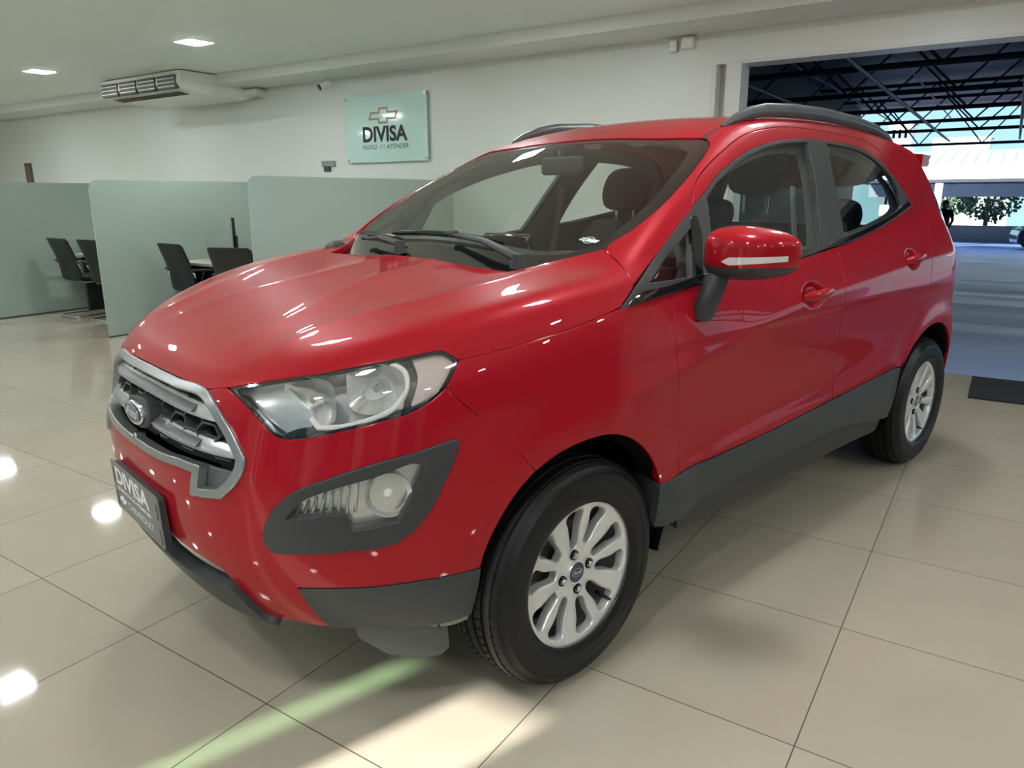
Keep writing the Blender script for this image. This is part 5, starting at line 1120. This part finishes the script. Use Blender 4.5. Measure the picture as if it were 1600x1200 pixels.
# air conditioner under the ceiling
t = thing('air_conditioner', 'white ceiling mounted air conditioner with four louvred outlets', 'air conditioner', (3.5, 7.18, ZC))
prof = [(.02, -.008), (1.04, -.008), (1.04, -.20), (.86, -.262), (.22, -.235), (.05, -.205), (.0, -.14)]
ac_m = mat('ac_white', (.80, .82, .76), rough=.35)
M = frame((0, -.86, 0), (1, 0, 0), (0, 0, 1)); ac = MB().prism(prof, -1.62, 0, M).build('casing', ac_m, t, bevel=.012)
grl = mat('louvre_shadow', (.10, .10, .085), rough=.6)
for i in range(4):
    y0 = -.80+.395*i
    MB().box((-.012, y0, -.205), (.05, y0+.355, -.055)).build('air_outlet', grl, t, bevel=.01)
    for q in range(3): MB().box((-.014, y0+.01, -.18+.042*q), (.02, y0+.345, -.172+.042*q)).build('louvre', ac_m, kids(t)[-1])
for i in range(3): MB().box((.10+.05*i, -.70, -.232-.006*i), (.115+.05*i, .68, -.222)).build('intake_slot', grl, t)
MB().tube([(1.04, -1.0, -.17), (.9, -1.05, -.17), (.9, -.86, -.17)], .05, 12).build('pipe_cover', ac_m, t, smooth=True)
# camera, boxes, switch, small notice, mat
t = thing('security_camera', 'small white bullet security camera with black lens hung under the beam', 'camera', (4.40, 4.93, ZS))
MB().tube([(0, 0, 0), (0, 0, -.05)], [.03, .014], 14).build('camera_mount', ac_m, t, smooth=True)
MB().tube([(.03, -.02, -.045), (-.06, .035, -.10)], [.034, .038], 18).build('camera_body', ac_m, t, smooth=True); MB().tube([(-.060, .035, -.10), (-.075, .044, -.109)], [.035, .033], 18).build('camera_lens', gloss_blk, t, smooth=True)
tag(MB().box((XB-.06, .70, 2.505), (XB, .80, 2.595)).build('junction_box', ac_m, bevel=.006), 'small white junction box high on the back wall near the doorway', 'junction box')
tag(MB().box((XB-.05, .845, 2.49), (XB, .915, 2.585)).build('alarm_sensor', ac_m, bevel=.012), 'small white alarm sensor beside the junction box under the beam', 'sensor')
t = thing('wall_switch_plate', 'small grey double plate on the wall just above the right glass partition', 'switch', (XB, 5.12, 1.66))
MB().box((-.02, -.11, .005), (0, .11, .07)).build('plate', mat('plate_light_grey', (.28, .29, .28), rough=.4), t, bevel=.004); MB().box((-.025, -.03, -.05), (0, .075, .005)).build('socket', mat('socket_dark', (.04, .05, .045), rough=.4), t, bevel=.004)
t = thing('wall_notice', 'small brown and red notice on the wall at the far left', 'notice', (XB, 12.43, 1.70))
MB().box((-.012, -.115, -.19), (0, .115, .19)).build('notice_board', mat('notice_brown', (.10, .085, .07), rough=.5), t); MB().box((-.014, -.07, -.13), (-.011, .07, .14)).build('notice_print', mat('notice_red', (.20, .11, .10), rough=.5), t)
tag(MB().box((3.822, -3.4, 0), (4.51, -1.60, .012)).build('door_mat', noise_mat('mat_black', (.010, .011, .013), (.02, .02, .022), 200, rough=.95, bump=.3), bevel=.004), 'black rectangular rubber mat on the floor at the doorway', 'mat')
# ================= the covered yard beyond the doorway =================
def gz(x): return -.03*(x-XB-.2)
asph = noise_mat('wet_asphalt_sky_tint', (.09, .15, .32), (.28, .41, .72), 1.0, rough=.25, detail=8, stretch=(1.6, .25, 1), r2=.6)  # blue in the colour stands in for sky reflected off the wet ground
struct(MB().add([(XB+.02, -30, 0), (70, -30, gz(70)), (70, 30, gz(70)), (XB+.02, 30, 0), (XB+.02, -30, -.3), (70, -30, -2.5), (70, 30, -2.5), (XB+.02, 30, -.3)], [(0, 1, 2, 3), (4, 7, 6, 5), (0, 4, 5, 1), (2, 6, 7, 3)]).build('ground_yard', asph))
struct(MB().box((-60, -60, -.6), (X0-.3, 60, -.05)).build('ground_street', noise_mat('street', (.20, .19, .18), (.28, .27, .25), 1, rough=.9)))
rsteel = mat('roof_steel', (.020, .028, .042), rough=.6); sheet = noise_mat('roof_sheet', (.045, .055, .075), (.07, .085, .11), 3, rough=.6)
ZR2, XR1 = 4.15, 28.
struct(MB().box((XB+.22, -24, ZR2), (XR1, 3.2, ZR2+.06)).build('yard_roof', sheet))
struct(MB().box((XB+.22, 3.2, -1), (XR1, 3.4, ZR2)).build('yard_wall_left', mat('yard_wall_dark', (.05, .055, .065), rough=.8)))
struct(MB().box((XB+.1, -24, ZC), (XB+.22, 3.2, ZR2)).build('upper_wall', mat('yard_wall_dark', (.05, .055, .065), rough=.8)))
n = 0
for i, x in enumerate(np.arange(7.5, 28.0, 3.3)):
    tb = MB(); zb = 3.12 if x < 26 else 2.9
    tb.tube([(x, -24, zb), (x, 3.1, zb)], .05, 6).tube([(x, -24, ZR2-.12), (x, 3.1, ZR2-.12)], .05, 6)
    y = -24; 
    while y < 2.2: tb.tube([(x, y, zb), (x, y+.9, ZR2-.12)], .022, 5).tube([(x, y+.9, ZR2-.12), (x, y+1.8, zb)], .022, 5); y += 1.8
    tag(tb.build('roof_truss', rsteel), 'dark steel lattice truss under the yard roof, one of the parallel row', 'roof truss', 'parallel trusses under the yard roof')
for i, y in enumerate((-9.5, -6.6, -4.0, -1.6, .4, 2.2)):
    tag(MB().tube([(XB+.3, y, 3.06), (XR1+.5, y, 3.06)], .035, 6).tube([(XB+.3, y, 3.75), (XR1+.5, y, 3.75)], .02, 5).build('roof_purlin', rsteel), 'long dark steel tie running away under the yard roof', 'purlin', 'long ties under the yard roof')
tag(MB().box((20, -4.3, 2.9), (23, -2.35, 4.14)).build('hanging_panel', mat('banner_navy', (.012, .018, .04), rough=.7)), 'dark navy panel hanging from the yard roof at the right edge', 'panel')
# far canopy
white_m = mat('fascia_white', (.80, .80, .80), rough=.6)
def zpx(x, dz): return 1.33+dz
t = thing('far_canopy', 'low canopy with white fascia and ribbed sloping roof across the far end of the yard', 'canopy', (37, -4, gz(37)))
g = gz(37)
MB().box((0, -16, 1.93-g), (.15, 9, 2.55-g)).build('fascia', white_m, t)
rfm = mat('ribbed_roof', (.42, .40, .40), rough=.6); rb = MB(); rows = []
for i in range(0, 251):
    y = -16+i*.1; up = .05 if i % 5 == 0 else 0; rows.append([(.1, y, 2.56-g+up), (7, y, 3.45-g+up), (7, y, 3.35-g), (.1, y, 2.5-g)])
rb.add([p for r_ in rows for p in r_], [(i*4+k, (i+1)*4+k, (i+1)*4+(k+1) % 4, i*4+(k+1) % 4) for i in range(250) for k in range(4)]); rb.build('canopy_roof', rfm, t)
so = MB().box((.15, -16, 1.86-g), (7, 9, 1.90-g)).build('canopy_soffit', mat('soffit_pale', (.62, .66, .68), rough=.7), t)
rr = MB()
for x in np.arange(.3, 7, 1.1): rr.box((x, -16, 1.80-g), (x+.10, 9, 1.86-g))
for y in np.arange(-16, 9, 1.5): rr.box((.15, y, 1.78-g), (7, y+.08, 1.86-g))
rr.build('soffit_joists', rsteel, t)
MB().box((0, -16, 1.80-g), (.10, 9, 1.94-g)).build('gutter', rsteel, t)
MB().box((6.9, -16, 1.15-g), (7.05, 9, 1.80-g)).build('rear_beam', mat('beam_grey', (.22, .24, .27), rough=.7), t)
for y in (-12, -6.2, -2.3, 1.1, 5.0): MB().box((.1, y, 0), (.4, y+.3, 1.9-g)).build('canopy_post', white_m, t)
# beyond: low wall, white buildings, trees, pavement
tag(MB().box((45.5, -30, gz(45)-.3), (45.8, 30, -.35)).build('low_wall', mat('low_wall_grey', (.13, .14, .16), rough=.9)), 'low grey wall at the far end of the yard behind the canopy', 'wall')
def far_house(x, y, w, h, lab, c=(.80, .78, .72), nw=3):
    t = thing('white_building', lab, 'building', (x, y, -1.5)); MB().box((0, -w/2, 0), (5, w/2, h)).build('wall', mat('white_render_%d' % int(c[2]*100), c, rough=.8), t)
    for i in range(nw):
        yy = -w/2+w*(i+.5)/nw
        for zz in np.arange(1.4, h-1, 2.8): MB().box((-.05, yy-.5, zz), (0, yy+.5, zz+1.1)).build('window', mat('far_window', (.12, .14, .16), rough=.3), t)
    MB().box((-.2, -w/2-.2, h), (5.2, w/2+.2, h+.15)).build('parapet', mat('parapet_grey', (.5, .48, .46), rough=.8), t)
far_house(58, -6.2, 5.5, 4.6, 'white low house beyond the far wall at the right')
far_house(64, 1.0, 5, 3.6, 'cream low house half hidden behind the green trees', (.70, .66, .52))
far_house(110, 11.7, 2.8, 11.6, 'tall pale tower block rising above the canopy, behind the car roof', (.66, .68, .72), 4)
far_house(112, 4.8, 6.4, 9.6, 'wide pale tower block above the canopy in the middle of the sky gap', (.80, .80, .80), 6)
leaf = noise_mat('leaves_bright', (.07, .12, .035), (.14, .19, .06), 3, rough=.8); leaf2 = noise_mat('leaves_deep', (.03, .07, .035), (.06, .11, .05), 3, rough=.8); bark = mat('bark', (.12, .09, .06), rough=.9)
def tree(x, y, h, r, lm, lab, sd):
    rnd = random.Random(sd); t = thing('tree', lab, 'tree', (x, y, -1.3)); MB().tube([(0, 0, 0), (.05, .05, h*.5), (0, .1, h*.8)], [.14, .10, .05], 8).build('trunk', bark, t, smooth=True)
    b = MB()
    for i in range(900):
        a = rnd.uniform(0, 6.28); u = rnd.uniform(-1, 1); rr_ = r*rnd.uniform(.35, 1)**.5; q = math.sqrt(1-u*u)
        c = Vector((rr_*q*math.cos(a), rr_*q*math.sin(a), h*.75+rr_*u*.9)); d = Vector((rnd.uniform(-1, 1), rnd.uniform(-1, 1), rnd.uniform(-1, 1))).normalized(); e = d.orthogonal().normalized()*.12; f = d.cross(e).normalized()*.10
        b.add([c-e, c+f, c+e, c-f], [(0, 1, 2, 3)])
    b.build('foliage', lm, t)
tree(48, -.6, 3.2, 1.6, leaf2, 'deep green tree beyond the yard, directly behind the standing person', 1)
tree(47.5, -3.3, 2.6, .95, leaf, 'bright yellow green small tree beyond the yard, right of the deep green one', 2)
tree(52.5, 1.5, 3.4, 1.5, leaf2, 'deep green tree behind the white canopy post', 3)
tree(50, -4.6, 2.2, .9, leaf, 'small bright bush tree in front of the white low house', 4)
# distant parked car, dark, at the right edge
t = thing('parked_car', 'black car parked far away in the yard at the right edge of the picture', 'car', (36, -3.9, gz(36)), math.radians(100))
cb = MB(); prof = [(-2.0, .25), (-2.05, .6), (-1.9, .85), (-1.2, .95), (-.7, 1.35), (.6, 1.42), (1.3, 1.0), (1.95, .85), (2.05, .55), (2.0, .25)]
cb.prism(prof, -.85, .85, frame((0, 0, 0), (1, 0, 0), (0, 0, 1))).build('car_body', mat('far_car_black', (.01, .01, .012), rough=.15, coat=1.), t, bevel=.08, seg=3)
for x in (-1.3, 1.3):
    for y in (-.8, .8): MB().tube([(x, y-.1, .32), (x, y+.1, .32)], .32, 20).build('tyre', rubber, t, smooth=True)
for a in (-.87, .86): MB().prism([(-.65, .97), (-.5, 1.27), (.5, 1.33), (.95, 1.02)], 0, .01, frame((0, a+.01, 0), (1, 0, 0), (0, 0, 1))).build('side_window', mat('far_window', (.12, .14, .16), rough=.3), t)
# person standing in the yard
def person(loc, rz):
    t = thing('person', 'person in dark clothes with short dark hair standing in the yard behind the car', 'person', loc, rz)
    skin_m = mat('skin', (.30, .17, .11), rough=.6); cl_m = mat('dark_shirt', (.012, .014, .022), rough=.85); hair_m = mat('dark_hair', (.01, .008, .007), rough=.7)
    J = {'pel': (0, 0, .93), 'sp': (0, 0, 1.15), 'ch': (.01, 0, 1.34), 'nk': (.0, 0, 1.46), 'hd': (.02, 0, 1.55), 'hd2': (.03, 0, 1.64),
         'sl': (0, .19, 1.41), 'el': (-.02, .25, 1.13), 'wl': (.10, .22, .93), 'sr': (0, -.19, 1.41), 'er': (-.02, -.25, 1.13), 'wr': (.10, -.22, .93), 'hl': (0, .10, .90), 'kl': (.02, .11, .50), 'al': (-.02, .11, .08), 'tl': (.14, .12, .03), 'hr': (0, -.10, .90), 'kr': (.04, -.12, .50), 'ar': (.0, -.12, .08), 'tr': (.16, -.13, .03)}
    rad = {'pel': .13, 'sp': .125, 'ch': .14, 'nk': .055, 'hd': .085, 'hd2': .085, 'sl': .07, 'el': .045, 'wl': .032, 'sr': .07, 'er': .045, 'wr': .032, 'hl': .095, 'kl': .062, 'al': .042, 'tl': .035, 'hr': .095, 'kr': .062, 'ar': .042, 'tr': .035}
    E_ = [('pel', 'sp'), ('sp', 'ch'), ('ch', 'nk'), ('nk', 'hd'), ('hd', 'hd2'), ('ch', 'sl'), ('sl', 'el'), ('el', 'wl'), ('ch', 'sr'), ('sr', 'er'), ('er', 'wr'), ('pel', 'hl'), ('hl', 'kl'), ('kl', 'al'), ('al', 'tl'), ('pel', 'hr'), ('hr', 'kr'), ('kr', 'ar'), ('ar', 'tr')]
    for s, w in ((1, 'wl'), (-1, 'wr')):
        c = Vector(J[w])
        for i in range(4):
            k = 'f%s%d' % (w, i); J[k+'a'] = tuple(c+Vector((.05+.0*i, (i-1.5)*.020, -.055))); J[k+'b'] = tuple(c+Vector((.065, (i-1.5)*.021, -.095-.006*(1.5-abs(i-1.5))))); rad[k+'a'] = .011; rad[k+'b'] = .009; E_ += [(w, k+'a'), (k+'a', k+'b')]
        k = 'th'+w; J[k] = tuple(c+Vector((.055, -.045*s, -.035))); rad[k] = .011; E_.append((w, k))
    keys = list(J); me = bpy.data.meshes.new('body'); me.from_pydata([J[k] for k in keys], [(keys.index(a), keys.index(b)) for a, b in E_], []); ob = bpy.data.objects.new('body', me); COL.objects.link(ob)
    sk_ = ob.modifiers.new('skin', 'SKIN'); sv_ = me.skin_vertices[0].data
    for i, k in enumerate(keys): sv_[i].radius = (rad[k], rad[k]); sv_[i].use_root = (k == 'pel')
    u = ob.modifiers.new('sub', 'SUBSURF'); u.levels = u.render_levels = 2
    me.materials.append(cl_m); ob.parent = t
    MB().sphere((.03, 0, 1.60), .098, 18, 12, sc=(1.02, .85, 1.2)).sphere((.135, 0, 1.585), .016, 8, 6, sc=(1, .7, 1.3)).sphere((.03, .09, 1.59), .02, 8, 6, sc=(.6, .4, 1.2)).sphere((.03, -.09, 1.59), .02, 8, 6, sc=(.6, .4, 1.2)).build('head', skin_m, t, smooth=True)
    MB().sphere((.012, 0, 1.635), .107, 18, 12, sc=(1.0, .88, 1.05)).build('hair', hair_m, t, smooth=True)
    return t
person((25.0, .02, gz(25)), math.radians(160))
# sun blocker added opposite the shopfront, out of view; its alley passes one beam
bl_ = noise_mat('pale_render', (.62, .60, .55), (.68, .66, .60), 2, rough=.9)
for y0, y1, lab in ((-40, 3.03, 'long pale building across the street behind the viewer, right of the alley'), (4.15, 40, 'long pale building across the street behind the viewer, left of the alley')):
    t = thing('sun_blocker_building', lab, 'building', (-12.5, (y0+y1)/2, -.05)); hw = (y1-y0)/2
    MB().box((-.7, -hw, 0), (.5, hw, 6.2)).build('facade', bl_, t)
    for i in range(int(hw*2/3)):
        yy = -hw+1.2+3*i; MB().box((.5, yy, 3.4), (.53, yy+1.5, 4.9)).box((.5, yy, .9), (.53, yy+1.5, 2.3)).build('facade_window', mat('far_window', (.12, .14, .16), rough=.3), t)
